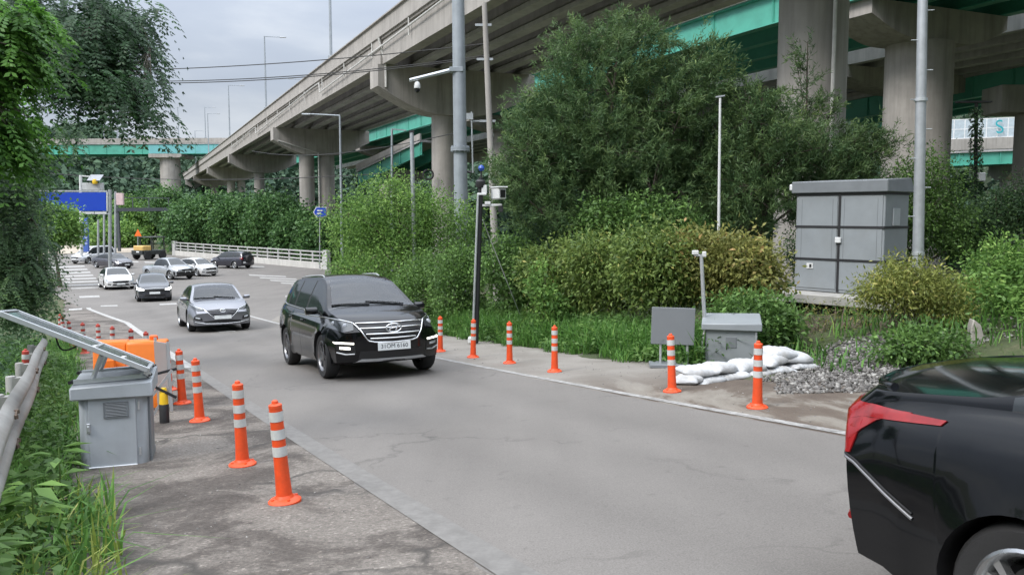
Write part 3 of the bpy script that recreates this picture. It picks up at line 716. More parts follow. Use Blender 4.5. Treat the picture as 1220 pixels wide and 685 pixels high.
# ---------------- low grey box + board + small mast at the right verge
p = W(9.55, 10.55); bx = empty('equipment_box', (3.62, 13.75, zg(3.62, 13.75)-.02), 'low grey equipment box with sloping lid behind the sandbags', 'box', rotz=R(-14))
m = MB(); m.box((0, 0, .30), (.80, .70, .60)); m.build('body', MCAB, bx, bevel=.01)
m = MB(); m.add([(-.47, -.42, .60), (.47, -.42, .60), (.47, .42, .60), (-.47, .42, .60), (-.47, -.42, .70), (.47, -.42, .72), (.47, .42, .80), (-.47, .42, .78)], [(0, 3, 2, 1), (4, 5, 6, 7), (0, 1, 5, 4), (1, 2, 6, 5), (2, 3, 7, 6), (3, 0, 4, 7)]); m.build('lid', MCAB, bx, bevel=.012)
m = MB(); m.box((.0, -.354, .40), (.17, .012, .17)); m.build('vent', MCABD, bx, bevel=.003)
m = MB(); m.box((.385, -.356, .3), (.03, .016, .56)); m.build('hinge_strip', MALU, bx)
m = MB(); m.box((-.404, 0, .3), (.012, .6, .5)); m.build('side_shade_sheet', MDK, bx)  # closed side; the opening's shade is put on as a near-black sheet
for k in range(3):
    m = MB(); m.tube([(-.42, -.2+k*.13, .1), (-.46, -.2+k*.13, .25), (-.43, -.16+k*.13, .5)], .022, 8); m.build('pipe', MPIPE, bx)
b0 = at(801, 436, 13.45); sb = empty('sign_board', (b0.x, 13.45, zg(b0.x, 13.45)), 'blank grey rectangular board on two legs left of the low grey box', 'sign board', rotz=R(-6))
zc = at(801, 388.5, 13.45).z-sb.location.z
m = MB(); m.box((0, 0, zc), (.69, .03, .60), Matrix.Rotation(R(1.2), 3, 'Y')); m.build('panel', M('board_grey', (0.168, 0.180, 0.192), .55, var=.05, scale=2), sb, bevel=.005)
for x in (-.19, .24):
    m = MB(); m.tube([(x, .03, 0), (x, .03, zc+.2)], .02, 8); m.build('leg', MALU, sb)
m = MB(); m.box((-.06, 0, .03), (.62, .35, .06)); m.build('base_plate', MCABD, sb, bevel=.01)
p = ground(842, 431); ms = empty('mast', p, 'slim leaning galvanised mast with small sensors beside the low grey box', 'mast')
tp = at(835.5, 303, p.y)-Vector(p)
m = MB(); m.tube([(0, 0, 0), tp*.5, tp], [.038, .034, .03], 10); m.build('pole', MALU, ms)
m = MB(); m.bar(tp+Vector((-.12, 0, -.02)), tp+Vector((.06, 0, -.02)), .03, .03); m.box(tp+Vector((-.1, 0, .03)), (.1, .08, .07)); m.box(tp+Vector((.05, 0, .0)), (.06, .06, .09)); m.build('sensor', MWHT, ms, bevel=.008)
m = MB(); m.lathe([(.05, 0), (.05, .3), (.04, .32)], 12, Matrix.Translation((0, 0, 0))); m.build('sleeve', MWHT, ms)

# ---------------- sandbags
MSB = M('woven_white', (.43, .44, .455), .8, var=.14, scale=6, dirt=.8, dirtcol=(.26, .235, .20), bmp=.8, bscale=22)
def sandbag(seed, sx, sy, sz):
    """a filled woven bag lying flat: pillow shape with pinched, seamed ends and a few soft folds"""
    r_ = random.Random(seed); nu, nv = 34, 20; vs = []
    ph = [r_.uniform(0, 6) for _ in range(8)]; sag = r_.uniform(-.3, .3)
    for i in range(nu+1):
        u = i/nu*2-1; au = abs(u)
        full = (1-au**3.2)**.6 if au < 1 else 0
        zt = max(.07, full); wt = .80+.20*full
        for j in range(nv):
            a = 2*math.pi*j/nv; ca, sa = math.cos(a), math.sin(a)
            y = math.copysign(abs(ca)**.6, ca)*sy*wt
            fold = .20*math.sin(13*u+ph[1]+2*ca)*au**1.5+.06*math.sin(21*u+4*ca+ph[6])+.11*math.sin(3.1*u+ph[2]+1.5*ca)+.05*math.sin(6*ca+ph[3]+3*u)
            z = math.copysign(abs(sa)**.85, sa)*sz*zt*(1+fold)
            if z < 0: z *= .45
            z += sag*sz*.5*u*u
            vs.append((u*sx*(1+.03*math.sin(4*ca+ph[4])), y+.02*math.sin(4*u+ph[5]), z+.45*sz))
    fs = [(i*nv+j, i*nv+(j+1) % nv, (i+1)*nv+(j+1) % nv, (i+1)*nv+j) for i in range(nu) for j in range(nv)]
    return MB().add(vs, fs+[tuple(reversed(range(nv))), tuple(nu*nv+j for j in range(nv))])
a0, a1 = Vector(ground(826, 456)), Vector(ground(962, 437)); dl = a1-a0; ya = math.atan2(dl.y, dl.x)
bags = []
for k in range(5): bags.append((.09+k*.205, 0.02, .0, .27, .24, .075, 'low', random.uniform(-14, 14)))
for k in range(5): bags.append((.0+k*.215+(.03 if k else .06), .07+.03*(k % 2), .095+(.02 if k > 2 else 0), .26, .22, .10, 'top', (-20, 14, -6, 12, -12)[k]))
bags += [(.80, .14, .21, .27, .21, .10, 'cap', -14), (-.05, -.02, .01, .17, .19, .09, 'end', 35)]
lbs = {'low': ['grey-white sandbag at the bottom left of the pile', 'flattened sandbag in the bottom row left of the post', 'flattened bottom-row sandbag behind the second orange post', 'bottom-row sandbag right of the second orange post', 'bottom-row sandbag at the right end of the pile'],
       'top': ['white sandbag on top near the left end of the pile', 'white sandbag on top, second from the left', 'white sandbag on top behind the second orange post', 'white sandbag on top right of the second orange post', 'white sandbag on top at the gravel end of the pile'],
       'cap': ['highest white sandbag of the pile, lying across two others'], 'end': ['small slumped white sandbag at the left tip of the pile']}
cnt = {}
for i, (f, dy, dz, sx_, sy_, sz_, kd, yw) in enumerate(bags):
    p = a0+dl*f; pb = Vector((p.x-math.sin(ya)*dy, p.y+math.cos(ya)*dy, 0)); pb.z = zg(pb.x, pb.y)+dz-.01
    o = sandbag(i, sx_, sy_, sz_).build('sandbag', MSB, smooth=60); o.location = pb
    o.rotation_euler = (R(random.uniform(-9, 5)), R(random.uniform(-5, 5)), ya+R(yw))
    k = cnt.get(kd, 0); cnt[kd] = k+1
    tag(o, lbs[kd][k], 'sandbag', 'white sandbags piled at the verge')

# ---------------- tall grey equipment cabinet on its slab
fl = at(946, 345, 18.6); ps = R(-50)
kb = empty('equipment_cabinet', (0, 0, 0), 'tall grey metal equipment cabinet strapped in black on a concrete slab', 'cabinet', rotz=ps)
Rz = Matrix.Rotation(ps, 3, 'Z'); Wk, Dk, Hk = 2.0, 1.02, 2.12
cen = fl+Rz @ Vector((Wk/2, Dk/2, 0)); kb.location = cen
m = MB(); m.box((0, 0, Hk/2), (Wk, Dk, Hk)); m.build('body', MCAB, kb, bevel=.012)
for s in (-1, 1):
    m = MB(); m.box((s*.49*1.0, -Dk/2-.008, Hk*.5), (.93, .018, Hk-.14)); d_ = m.build('door', MCAB, kb, bevel=.006)
    m = MB()
    for x in (-.36, .36):
        m.box((s*.49+x, -Dk/2-.0185, Hk*.62), (.008, .004, 1.35))
    m.build('panel_seam', MCABD, d_)
m = MB(); m.add([(-1.08, -.6, Hk), (1.08, -.6, Hk), (1.08, .6, Hk), (-1.08, .6, Hk), (-1.08, -.6, Hk+.25), (1.08, -.6, Hk+.25), (1.02, .55, Hk+.31), (-1.02, .55, Hk+.31)], [(0, 3, 2, 1), (4, 5, 6, 7), (0, 1, 5, 4), (1, 2, 6, 5), (2, 3, 7, 6), (3, 0, 4, 7)])
m.build('roof', MCABD, kb, bevel=.015)
def strapbox(z):
    m = MB(); w_, d_ = Wk/2+.004, Dk/2+.022
    for a, b in (((-w_, -d_), (w_, -d_)), ((w_, -d_), (w_, d_)), ((w_, d_), (-w_, d_)), ((-w_, d_), (-w_, -d_))): m.bar((a[0], a[1], z), (b[0], b[1], z), .012, .05)
    m.build('strap', MBLK, kb)
for z in (Hk-.03, Hk*.66, Hk*.33): strapbox(z)
m = MB(); m.bar((.03, -Dk/2-.026, .02), (.03, -Dk/2-.026, Hk), .05, .012); m.build('strap', MBLK, kb)
m = MB(); m.box((.03, -Dk/2-.05, Hk*.53), (.13, .05, .12)); m.build('padlock_box', MWHT, kb, bevel=.01)
m = MB(); m.box((-.62, -Dk/2-.027, Hk*.26), (.15, .015, .12)); lab_ = m.build('label_plate', MWHT, kb)
m = MB(); m.box((-.60, -Dk/2-.038, Hk*.26), (.05, .006, .07)); m.build('label_mark', MBLK, lab_)
m = MB(); m.box((Wk/2+.012, -.05, Hk*.76), (.02, .3, .36)); m.build('side_hatch', M('hatch_grey', (.36, .38, .40), .45), kb, bevel=.006)
m = MB(); m.box((-1.09, -.55, Hk+.13), (.1, .1, .14)); m.build('corner_lamp', MWHT, kb, bevel=.02)
m = MB(); m.box((0, -.12, -.11), (3.1, 2.1, .2)); m.build('slab', M('slab_concrete', (.33, .32, .30), .9, var=.15, scale=2, streak=.3), kb, bevel=.015)
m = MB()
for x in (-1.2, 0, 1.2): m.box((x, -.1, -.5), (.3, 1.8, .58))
m.build('slab_gap_shade', MDK, kb)  # near-black blocks standing in for the shaded gap under the slab

# ---------------- poles
def pole(name, label, cat, px, pyb, pyt, Y, r0, r1, mat, n=12, group=None, basez=None):
    b = at(px[0], pyb, Y); t_ = at(px[1], pyt, Y); g = zg(b.x, b.y)
    if basez is None: basez = g-.1
    d = (t_-b); k = (b.z-basez)/d.z if d.z else 0; b2 = b-d*k
    r = empty(name, (b2.x, b2.y, basez), label, cat, group)
    tp = t_-r.location
    m = MB(); m.tube([(0, 0, 0), tp*.5, tp], [r0, (r0+r1)/2, r1], n); m.build('pole', mat, r)
    return r, tp
r, tp = pole('camera_pole', 'thick grey steel pole carrying a dome camera on a long arm', 'camera pole', (549, 545), 228, -60, 31, .27, .215, MGRY, 20)
zf = at(548, 178, 31).z-r.location.z
m = MB(); f_ = zf/tp.z; m.lathe([(.25, zf-.07), (.35, zf-.07), (.35, zf+.0), (.26, zf+.0), (.35, zf+.006), (.35, zf+.07), (.25, zf+.07)], 20, Matrix.Translation((tp.x*f_, tp.y*f_, 0)))
for k in range(12): a = k*math.pi/6; m.lathe([(.025, zf-.11), (.025, zf+.12)], 6, Matrix.Translation((tp.x*f_+  .31*math.cos(a), tp.y*f_+  .31*math.sin(a), 0)))
m.build('flange', MGRY, r)
a1_ = at(541, 83, 31)-r.location; a2_ = at(488, 96, 30.4)-r.location
m = MB(); m.tube([a1_, a2_], [.075, .06], 10); m.build('arm', MALU, r)
e = at(497, 98, 30.5)-r.location
m = MB(); m.tube([e+Vector((0, 0, .03)), e+Vector((.03, 0, -.05))], .03, 8); m.lathe([(.07, .08), (.10, .03), (.115, -.08), (.11, -.14)], 14, Matrix.Translation(e+Vector((0, 0, -.08)))); hd_ = m.build('dome_camera', MWHT, r)
m = MB(); m.lathe([(.106, 0), (.095, -.07), (.055, -.115), (.01, -.13)], 14, Matrix.Translation(e+Vector((0, 0, -.25)))); m.build('dome', M('smoked_dome', (.02, .02, .025), .1), hd_)
m = MB(); m.box(at(544, 84, 31)-r.location, (.5, .5, .16)); m.build('bracket', MGRY, r, bevel=.01)
m = MB(); q_ = at(559, 206, 30.7)-r.location; m.tube([q_+Vector((-.08, 0, .05)), q_+Vector((.08, 0, 0))], .05, 8); m.build('clamp', MBLK, r)
# concrete utility pole
r, tp = pole('utility_pole', 'slim tapered concrete utility pole just right of the thick grey pole', 'utility pole', (584, 577), 165, 4, 34, .155, .10, MCON2, 14)
m = MB()
for z in (.93, .82, .62): m.bar((tp.x*z-.4, 0, tp.z*z), (tp.x*z+.25, 0, tp.z*z), .07, .09)
m.build('crossarm', MGAL, r)
m = MB(); m.tube([(tp.x*.45-.75, -.05, tp.z*.45), (tp.x*.65-.7, -.05, tp.z*.65)], .03, 6); m.bar((tp.x*.62-.75, 0, tp.z*.62), (tp.x*.62, 0, tp.z*.62), .05, .05); m.box((tp.x*.62-.8, 0, tp.z*.635), (.3, .2, .25)); m.build('riser', MGAL, r)
r, tp = pole('steel_pole', 'bare bright steel tube pole beside the light green tree', 'pole', (493, 490.5), 278, 158, 28.4, .075, .068, MGAL)
m = MB(); m.box(tp+Vector((0, 0, .03)), (.16, .16, .06)); m.build('cap', MBLK, r)
r, tp = pole('steel_pole', 'thin grey pole behind the light green tree, left of the bright pole', 'pole', (467, 467), 250, 154, 60, .10, .08, MGRY)
m = MB(); m.bar(tp, tp+Vector((1.0, 0, -.1)), .08, .08); m.build('arm', MGRY, r)
# big galvanised pole with steps on the right
r, tp = pole('steel_pole', 'tall galvanised steel pole with step bolts right of the tall cabinet', 'pole', (1093.5, 1100), 320, -40, 16.2, .105, .088, MGAL, 18)
for k in range(9):
    f_ = .28+k*.085; m = MB(); sd_ = 1 if k % 2 else -1; m.tube([tp*f_, tp*f_+Vector((sd_*.21, -.02, 0))], .011, 6); m.build('step_bolt', MGAL, r)
for f_ in (.62, .17):
    m = MB(); m.lathe([(.118, -.03), (.118, .03)], 18, Matrix.Translation(tp*f_)); m.build('band', MALU, r)
# slim white pole in front of the pines
r, tp = pole('lamp_pole', 'slim white pole in front of the dark pines', 'pole', (856, 858), 290, 117, 19, .04, .026, MWHT)
m = MB(); zj = tp*.38; m.lathe([(.05, -.05), (.05, .05)], 10, Matrix.Translation(zj)); m.bar(tp+Vector((-.1, 0, .02)), tp+Vector((.1, 0, .05)), .05, .03); m.build('fitting', MGAL, r)
# ivy-clad lamp post at the right
r, tp = pole('lamp_pole', 'dark lamp post wrapped in ivy at the right, before the noise barrier', 'lamp post', (1162, 1163), 300, 128, 30, .07, .06, MBLK)
m = MB(); m.bar(tp+Vector((-.7, 0, .18)), tp+Vector((.5, 0, .18)), .22, .06); m.bar(tp, tp+Vector((0, 0, .2)), .08, .08); m.build('lamp_head', MBLK, r)
m = MB(); m.box(at(1169, 211, 29.8)-r.location, (.22, .2, .3)); m.build('junction_box', MWHT, r, bevel=.02)
ivy_pole = (r.location.copy(), tp.copy())
# street lamp with arm behind the green tree
r, tp = pole('street_lamp', 'grey street lamp with its arm reaching left, below the viaduct', 'street lamp', (406.5, 405), 232, 138, 66, .12, .08, MGRY)
m = MB(); m.tube([tp, tp+Vector((-2.3, 0, .12))], [.06, .05], 8); m.build('arm', MGRY, r)
m = MB(); m.box(tp+Vector((-2.6, 0, .1)), (.7, .25, .12)); m.build('lamp_head', MGAL, r, bevel=.03)
# lamps standing on the viaduct and the far overpass
def bridge_lamp(base, hgt, label, arm=1, group='street lamps on the viaduct'):
    r = empty('street_lamp', base, label, 'street lamp', group)
    m = MB(); m.lathe([(.26, -.05), (.26, .35), (.13, .4), (.12, hgt*.5), (.08, hgt)], 10); m.build('pole', MGRY, r)
    m = MB(); m.tube([(0, 0, hgt-.05), (2.0*arm*.9, .9*arm, hgt+.05)], [.06, .045], 6); m.build('arm', MGRY, r)
    m = MB(); m.box((2.4*arm*.9, 1.08*arm, hgt+.06), (.85, .34, .14)); m.build('lamp_head', MGAL, r, bevel=.03)
lv = ['tallest lamp post on the viaduct, its top cut off by the picture edge', 'lamp post on the viaduct second from the camera', 'lamp post on the viaduct third from the camera, left of the second',
      'small lamp post on the viaduct, fourth from the camera', 'tiny lamp post on the viaduct, fifth from the camera']
for s, lb in zip((83, 124, 172, 222, 270), lv): bridge_lamp(B(s, .12, 13.2)+Vector((0, 0, 0)), 9.6, lb)
bridge_lamp(B(160, 11.8, 13.2), 9.6, 'lamp post on the far edge of the viaduct, between the second and third', -1)
for px, lb in ((213, 'tallest lamp post on the far overpass, nearest the viaduct'), (140, 'lamp post on the far overpass over the solar warning light'), (245, 'lamp post on the far overpass touching the viaduct parapet'), (124, 'lamp post on the far overpass close to the tree leaves')):
    b = at(px, 165, 236); bridge_lamp(b, 8.5 if px in (213, 245) else 7, lb, 1 if px > 220 else -.001, 'street lamps on the far overpass')

# ---------------- traffic camera pole on the right verge
p = ground(565, 409); tcp = empty('traffic_camera_pole', p, 'black pole with white camera boxes and a blue ball on top', 'camera pole')
Yp = p.y; Lc = lambda x, y, dy=0: at(x, y, Yp+dy)-Vector(p)
m = MB(); m.tube([Lc(567, 409), Lc(573, 212)], .058, 12); m.build('pole', MBLK, tcp)
m = MB(); m.tube([Lc(563, 409, -.08), Lc(569.5, 232, -.08)], .026, 8); m.build('conduit', MALU, tcp)
m = MB(); m.tube([Lc(573, 214), Lc(573.5, 202)], .02, 8); m.build('mast_tip', MBLK, tcp)
m = MB(); c = Lc(573.5, 200.5); m.lathe([(.001, -.075), (.05, -.055), (.075, 0), (.05, .055), (.001, .075)], 14, Matrix.Translation(c)); m.build('ball', M('blue_ball', (.02, .07, .35), .3), tcp)
m = MB(); m.lathe([(.09, -.09), (.11, -.03), (.11, .05), (.08, .09)], 14, Matrix.Translation(Lc(572.5, 219))); m.build('collar', MBLK, tcp)
m = MB(); m.box(Lc(577, 226), (.12, .14, .20)); m.box(Lc(574, 231.5), (.21, .16, .05)); m.build('sensor_box', MWHT, tcp, bevel=.012)
m = MB(); m.bar(Lc(572, 245), Lc(598, 244), .05, .05); m.box(Lc(581, 242), (.13, .1, .07)); m.build('arm', MWHT, tcp, bevel=.005)
hs = empty('camera_housing', Lc(594, 231), parent=tcp, rotz=R(24))
m = MB(); m.box((0, 0, 0), (.20, .42, .26)); m.build('casing', MWHT, hs, bevel=.025)
m = MB(); m.box((0, -.02, .145), (.23, .50, .03)); m.build('sunshield', MWHT, hs, bevel=.008)
m = MB(); m.box((.01, -.214, -.0), (.12, .02, .17)); m.build('lens_window', M('lens_glass', (.01, .01, .012), .08), hs)
m = MB(); m.box(Lc(596.5, 249), (.11, .14, .15)); m.build('infrared_lamp', MBLK, tcp, bevel=.01)
g1 = Lc(575, 262); g2 = Vector(ground(622, 380)); g2 = at(620, 376, Yp+1.2)-Vector(p)
m = MB(); m.tube([g1, g2], .012, 5); m.build('guy_wire', MALU, tcp)
m = MB(); m.box(Lc(562, 406, -.25)+Vector((0, 0, .02)), (.16, .2, .14)); m.build('base_box', MWHT, tcp, bevel=.02)

# ---------------- overhead cables
def cable(label, a, b, sag, r=.022):
    a, b = Vector(a), Vector(b); m = MB()
    m.tube([a.lerp(b, k/24)-Vector((0, 0, 4*sag*(k/24)*(1-k/24))) for k in range(25)], r, 5)
    tag(m.build('overhead_cable', M('cable_black', (.03, .03, .032), .6)), label, 'cable', 'overhead cables')
cable('uppermost overhead cable crossing the sky left of the viaduct', at(40, 84, 46), at(581, 52, 34), .35)
cable('middle overhead cable crossing the sky left of the viaduct', at(40, 92, 46), at(582, 66, 34), .55)
cable('lowest of the three cables crossing the sky left of the viaduct', at(40, 94.5, 46), at(582, 68, 34), .55)
cable('overhead cable low under the far overpass, crossing its wide column', at(40, 205, 80), at(470, 206, 60), .6, .03)
cable('overhead cable passing below the viaduct, left of the thick grey pole', at(300, 180, 70), at(545, 158, 34), .6, .02)

# ---------------- signs at the junction
MBLUE = M('sign_blue', (.004, .045, .40), .4, var=.05, scale=1)
Ys = 66
p = at(131, 300, Ys); sg = empty('road_sign', (p.x, Ys, zg(p.x, Ys)), 'wide blank blue road sign on a gantry at the left junction', 'road sign')
S_ = lambda x, y, dy=0: at(x, y, Ys+dy)-sg.location
m = MB(); a, b = S_(44, 229.5), S_(127, 251.5); m.box((a+b)/2, (b.x-a.x, .08, a.z-b.z)); m.build('panel', MBLUE, sg, bevel=.01)
m = MB(); m.bar(S_(36, 227.5, .12), S_(128, 228, .12), .1, .12); m.bar(S_(98, 254.5, .12), S_(132, 255, .12), .1, .12); m.build('gantry_beam', MGAL, sg)
m = MB(); m.tube([S_(131, 320, .2), S_(131, 226, .2)], .13, 10); m.build('gantry_post', MGAL, sg)
m = MB(); m.bar(S_(127.6, 229, .02), S_(127.6, 252, .02), .07, .07); m.build('edge_trim', MWHT, sg)
for x0, x1 in ((98, 112), (113, 127)):
    m = MB(); a, b = S_(x0, 252, .05), S_(x1, 255, .05); m.box((a+b)/2, (b.x-a.x, .06, a.z-b.z)); m.build('lower_strip', MWHT, sg)
Yl = 72; p = at(97, 300, Yl); wl = empty('warning_light', (p.x, Yl, zg(p.x, Yl)), 'solar powered warning light with display box above the blue sign', 'warning light')
S_ = lambda x, y, dy=0: at(x, y, Yl+dy)-wl.location
m = MB(); m.tube([S_(97, 305), S_(96, 209)], .12, 10); m.bar(S_(95, 209.5), S_(108, 210.5), .1, .1); m.build('pole', MWHT, wl)
m = MB(); m.box(S_(111, 222.5), (1.75, .3, .62)); m.build('display_box', M('display_grey', (.42, .43, .43), .5), wl, bevel=.03)
m = MB(); m.box(S_(113.5, 212, -.1), (1.1, .9, .05), Matrix.Rotation(R(35), 3, 'X')); m.build('solar_panel', M('panel_dim', (.22, .23, .25), .3), wl)
m = MB(); m.lathe([(.18, -.2), (.22, 0), (.15, .2)], 12, Matrix.Translation(S_(113, 216.5, -.35))); m.build('lamp', M('amber', (.7, .45, .02), .4), wl)
Yb = 88; p = at(101, 300, Yb); bn = empty('banner_sign', (p.x, Yb, -3.8), 'tall narrow blue and white upright sign left of the white van', 'sign')
S_ = lambda x, y, dy=0: at(x, y, Yb+dy)-bn.location
m = MB(); a, b = S_(98.5, 259), S_(106, 300); m.box((a+b)/2, (b.x-a.x, .3, a.z-b.z)); m.build('panel', M('banner_blue', (.05, .11, .38), .5), bn)
m = MB(); a, b = S_(95.5, 258), S_(98.4, 302); m.box((a+b)/2, (b.x-a.x, .34, a.z-b.z)); m.build('white_edge', MWHT, bn)
m = MB()
for k in range(8): a = S_(102.3, 265+k*3.6, -.17); m.box(a, (.30, .02, .17)); m.box(a+Vector((0, 0, .1)), (.12, .02, .1))
m.build('lettering', M('banner_pale', (.34, .40, .62), .5), bn)
Yt = 104; p = at(164, 290, Yt); ts_ = empty('triangle_sign', (p.x, Yt, -3.8), 'small orange triangular warning sign above the parked work truck', 'sign')
S_ = lambda x, y, dy=0: at(x, y, Yt+dy)-ts_.location
m = MB(); m.prism([S_(160, 281.5), S_(168.5, 281.5), S_(164.2, 273)], (0, 0, 0), (0, .06, 0)); m.build('panel', M('sign_orange', (.85, .16, .02), .5), ts_)
m = MB(); m.tube([S_(164.3, 281, .1), S_(164.3, 306, .1)], .05, 6); m.build('post', MGAL, ts_)
Ya = 76; p = at(381, 290, Ya); as_ = empty('arrow_sign', (p.x, Ya, -3.8), 'small blue arrow sign pointing left beside the viaduct column', 'sign')
S_ = lambda x, y, dy=0: at(x, y, Ya+dy)-as_.location
m = MB(); m.prism([S_(374, 253), S_(377, 247.5), S_(388, 247.5), S_(388, 258), S_(377, 258)], (0, 0, 0), (0, .06, 0)); m.build('panel', MBLUE, as_)
m = MB(); m.prism([S_(373, 253, .07), S_(376.5, 246.6, .07), S_(389, 246.6, .07), S_(389, 259, .07), S_(376.5, 259, .07)], (0, 0, 0), (0, .05, 0)); m.build('border', MWHT, as_)
m = MB(); m.box(S_(381, 251, -.02), (.5, .02, .12)); m.box(S_(380, 254.5, -.02), (.38, .02, .12)); m.build('lettering', MWHT, as_)
m = MB(); m.tube([S_(381, 250, .14), S_(381, 320, .14)], .05, 6); m.build('post', MGAL, as_)
Yq = 86
for k, (x, y0, y1, lb) in enumerate(((124, 243, 300, 'grey post behind the blue sign, right of its gantry post'), (137.5, 228, 302, 'pale slim post between the blue sign and the work truck'), (117, 262, 300, 'short grey post under the right part of the blue sign'))):
    r, tp = pole('signal_post', lb, 'post', (x, x), y1, y0, Yq, .11, .1, MGAL)
    if k == 1:
        m = MB(); m.box(tp+Vector((.45, 0, -.8)), (.7, .3, 1.2)); m.build('sign_box', M('pinkish_panel', (.55, .42, .42), .5), r, bevel=.03)
# gantry beam far right of blue sign
m = MB(); a, b = at(139, 250, 120), at(203, 249.5, 122); m.bar(a, b, .6, .5); m.bar(a+Vector((0, 0, 1.7)), b+Vector((0, 0, 1.6)), .12, .12)
for f in (.02, .3, .6, .97): q_ = a.lerp(b, f); m.bar(q_, q_+Vector((0, 0, 1.7)), .12, .12)
for f in (.02, .97): q_ = a.lerp(b, f); m.bar(q_, (q_.x, q_.y, -4), .35, .35)
tag(m.build('footbridge', M('dark_steel', (.05, .06, .07), .6)), 'dark low footbridge beam with railing right of the blue sign', 'footbridge')

# ---------------- white railing on its low wall
ra, rb = Vector(ground(392, 321)), Vector(ground(209, 304)); dr = rb-ra; Lr = dr.length; dr.normalize(); nr = Vector((-dr.y, dr.x, 0))
MRAIL = M('railing_paint', (.46, .46, .45), .55, var=.1, scale=2, dirt=.4, dirtcol=(.28, .26, .24), streak=.3)
rl = empty('railing', ra, 'white three-bar railing on a low pale wall along the junction', 'railing')
def RP(s, w_, h): return dr*s+nr*w_+Vector((0, 0, h))
m = MB(); extr(m, rect(0, .35, -.2, .62), 0, Lr, RP); m.build('wall', M('pale_wall', (.50, .49, .46), .85, var=.12, scale=1, streak=.4), rl)
for h in (.88, 1.28, 1.66):
    m = MB(); extr(m, rect(.10, .22, h-.06, h+.06), 0, Lr, RP); m.build('bar', MRAIL, rl)
k = 0.3
while k < Lr: m = MB(); extr(m, rect(.1, .22, .6, 1.7), k, k+.16, RP); m.build('post', MRAIL, rl); k += 2.4
for e in (0, Lr-.5): m = MB(); extr(m, rect(-.02, .4, -.2, 1.85), e-.3, e+.6, RP); m.build('end_pillar', MRAIL, rl, bevel=.03)
p = Vector(ground(398, 327)); gb = empty('concrete_barrier', p, 'dark low barrier blocks at the near end of the white railing', 'barrier', rotz=R(8))
for k in range(2):
    m = MB(); m.box((.6+k*1.5, 0, .4), (.55, .5, .9)); m.build('block', M('dark_block', (.08, .08, .075), .9), gb, bevel=.05)
m = MB(); m.box((1.4, 0, .55), (2.6, .25, .3)); m.build('beam', M('block_beam', (.14, .13, .12), .9), gb, bevel=.03)
# ================================================================== CARS
def pchip(tab, x):
    xs = [a for a, b in tab]; ys = [b for a, b in tab]; n = len(xs)
    if x <= xs[0]: return ys[0]
    if x >= xs[-1]: return ys[-1]
    h = [xs[i+1]-xs[i] for i in range(n-1)]; d = [(ys[i+1]-ys[i])/h[i] for i in range(n-1)]
    def sl(i):
        if i == 0: return d[0]
        if i == n-1: return d[-1]
        if d[i-1]*d[i] <= 0: return 0.
        w1, w2 = 2*h[i]+h[i-1], h[i]+2*h[i-1]; return (w1+w2)/(w1/d[i-1]+w2/d[i])
    i = max(k for k in range(n-1) if xs[k] <= x)
    t = (x-xs[i])/h[i]; m0, m1 = sl(i)*h[i], sl(i+1)*h[i]
    return (2*t**3-3*t**2+1)*ys[i]+(t**3-2*t**2+t)*m0+(-2*t**3+3*t**2)*ys[i+1]+(t**3-t**2)*m1
MGLASS = M('car_glass', (.018, .022, .024), .03, 0, var=.02, spec=.62)
MTYRE = M('tyre_rubber', (.022, .022, .023), .8, var=.15, bmp=.2, bscale=40)
MRIM = M('alloy', (.50, .51, .52), .25, .9, var=.05)
MCHR = M('chrome', (.78, .79, .80), .12, 1., var=.03)
MTRIM = M('black_trim', (.012, .012, .013), .45)
MLENS = M('lamp_lens', (.45, .47, .50), .08, .2, coat=.8)
MLENSD = M('lamp_dark', (.05, .055, .06), .1, .3, coat=.8)
MTAIL = M('tail_lamp', (.24, .008, .010), .15, coat=.3, var=.25, scale=14)
MPLATE = M('number_plate', (.74, .76, .76), .4, var=.03)
MLED = M('led_lit', (1., .97, .85), .3, emit=3.)
MLIT = M('headlamp_lit', (1., .97, .95), .2, emit=1.6)
MSEAM = M('panel_gap', (.006, .006, .007), .7)
MAMB = M('amber_lens', (.6, .30, .05), .2)
def windscreen_glass():
    m = bpy.data.materials.new('windscreen'); nt, N, L, B = nodes_of(m)
    t = N.new('ShaderNodeBsdfTransparent'); t.inputs['Color'].default_value = (.42, .46, .45, 1)
    g = N.new('ShaderNodeBsdfGlossy'); g.inputs['Roughness'].default_value = .02; g.inputs['Color'].default_value = (.95, .97, 1, 1)
    f = N.new('ShaderNodeFresnel'); f.inputs['IOR'].default_value = 1.62
    x = N.new('ShaderNodeMixShader'); L.new(f.outputs[0], x.inputs['Fac']); L.new(t.outputs[0], x.inputs[1]); L.new(g.outputs[0], x.inputs[2])
    L.new(x.outputs[0], N['Material Output'].inputs['Surface']); return m
MWS = windscreen_glass()
MSEAT = M('seat_fabric', (.10, .095, .09), .8); MDASH = M('dashboard', (.05, .05, .052), .6)
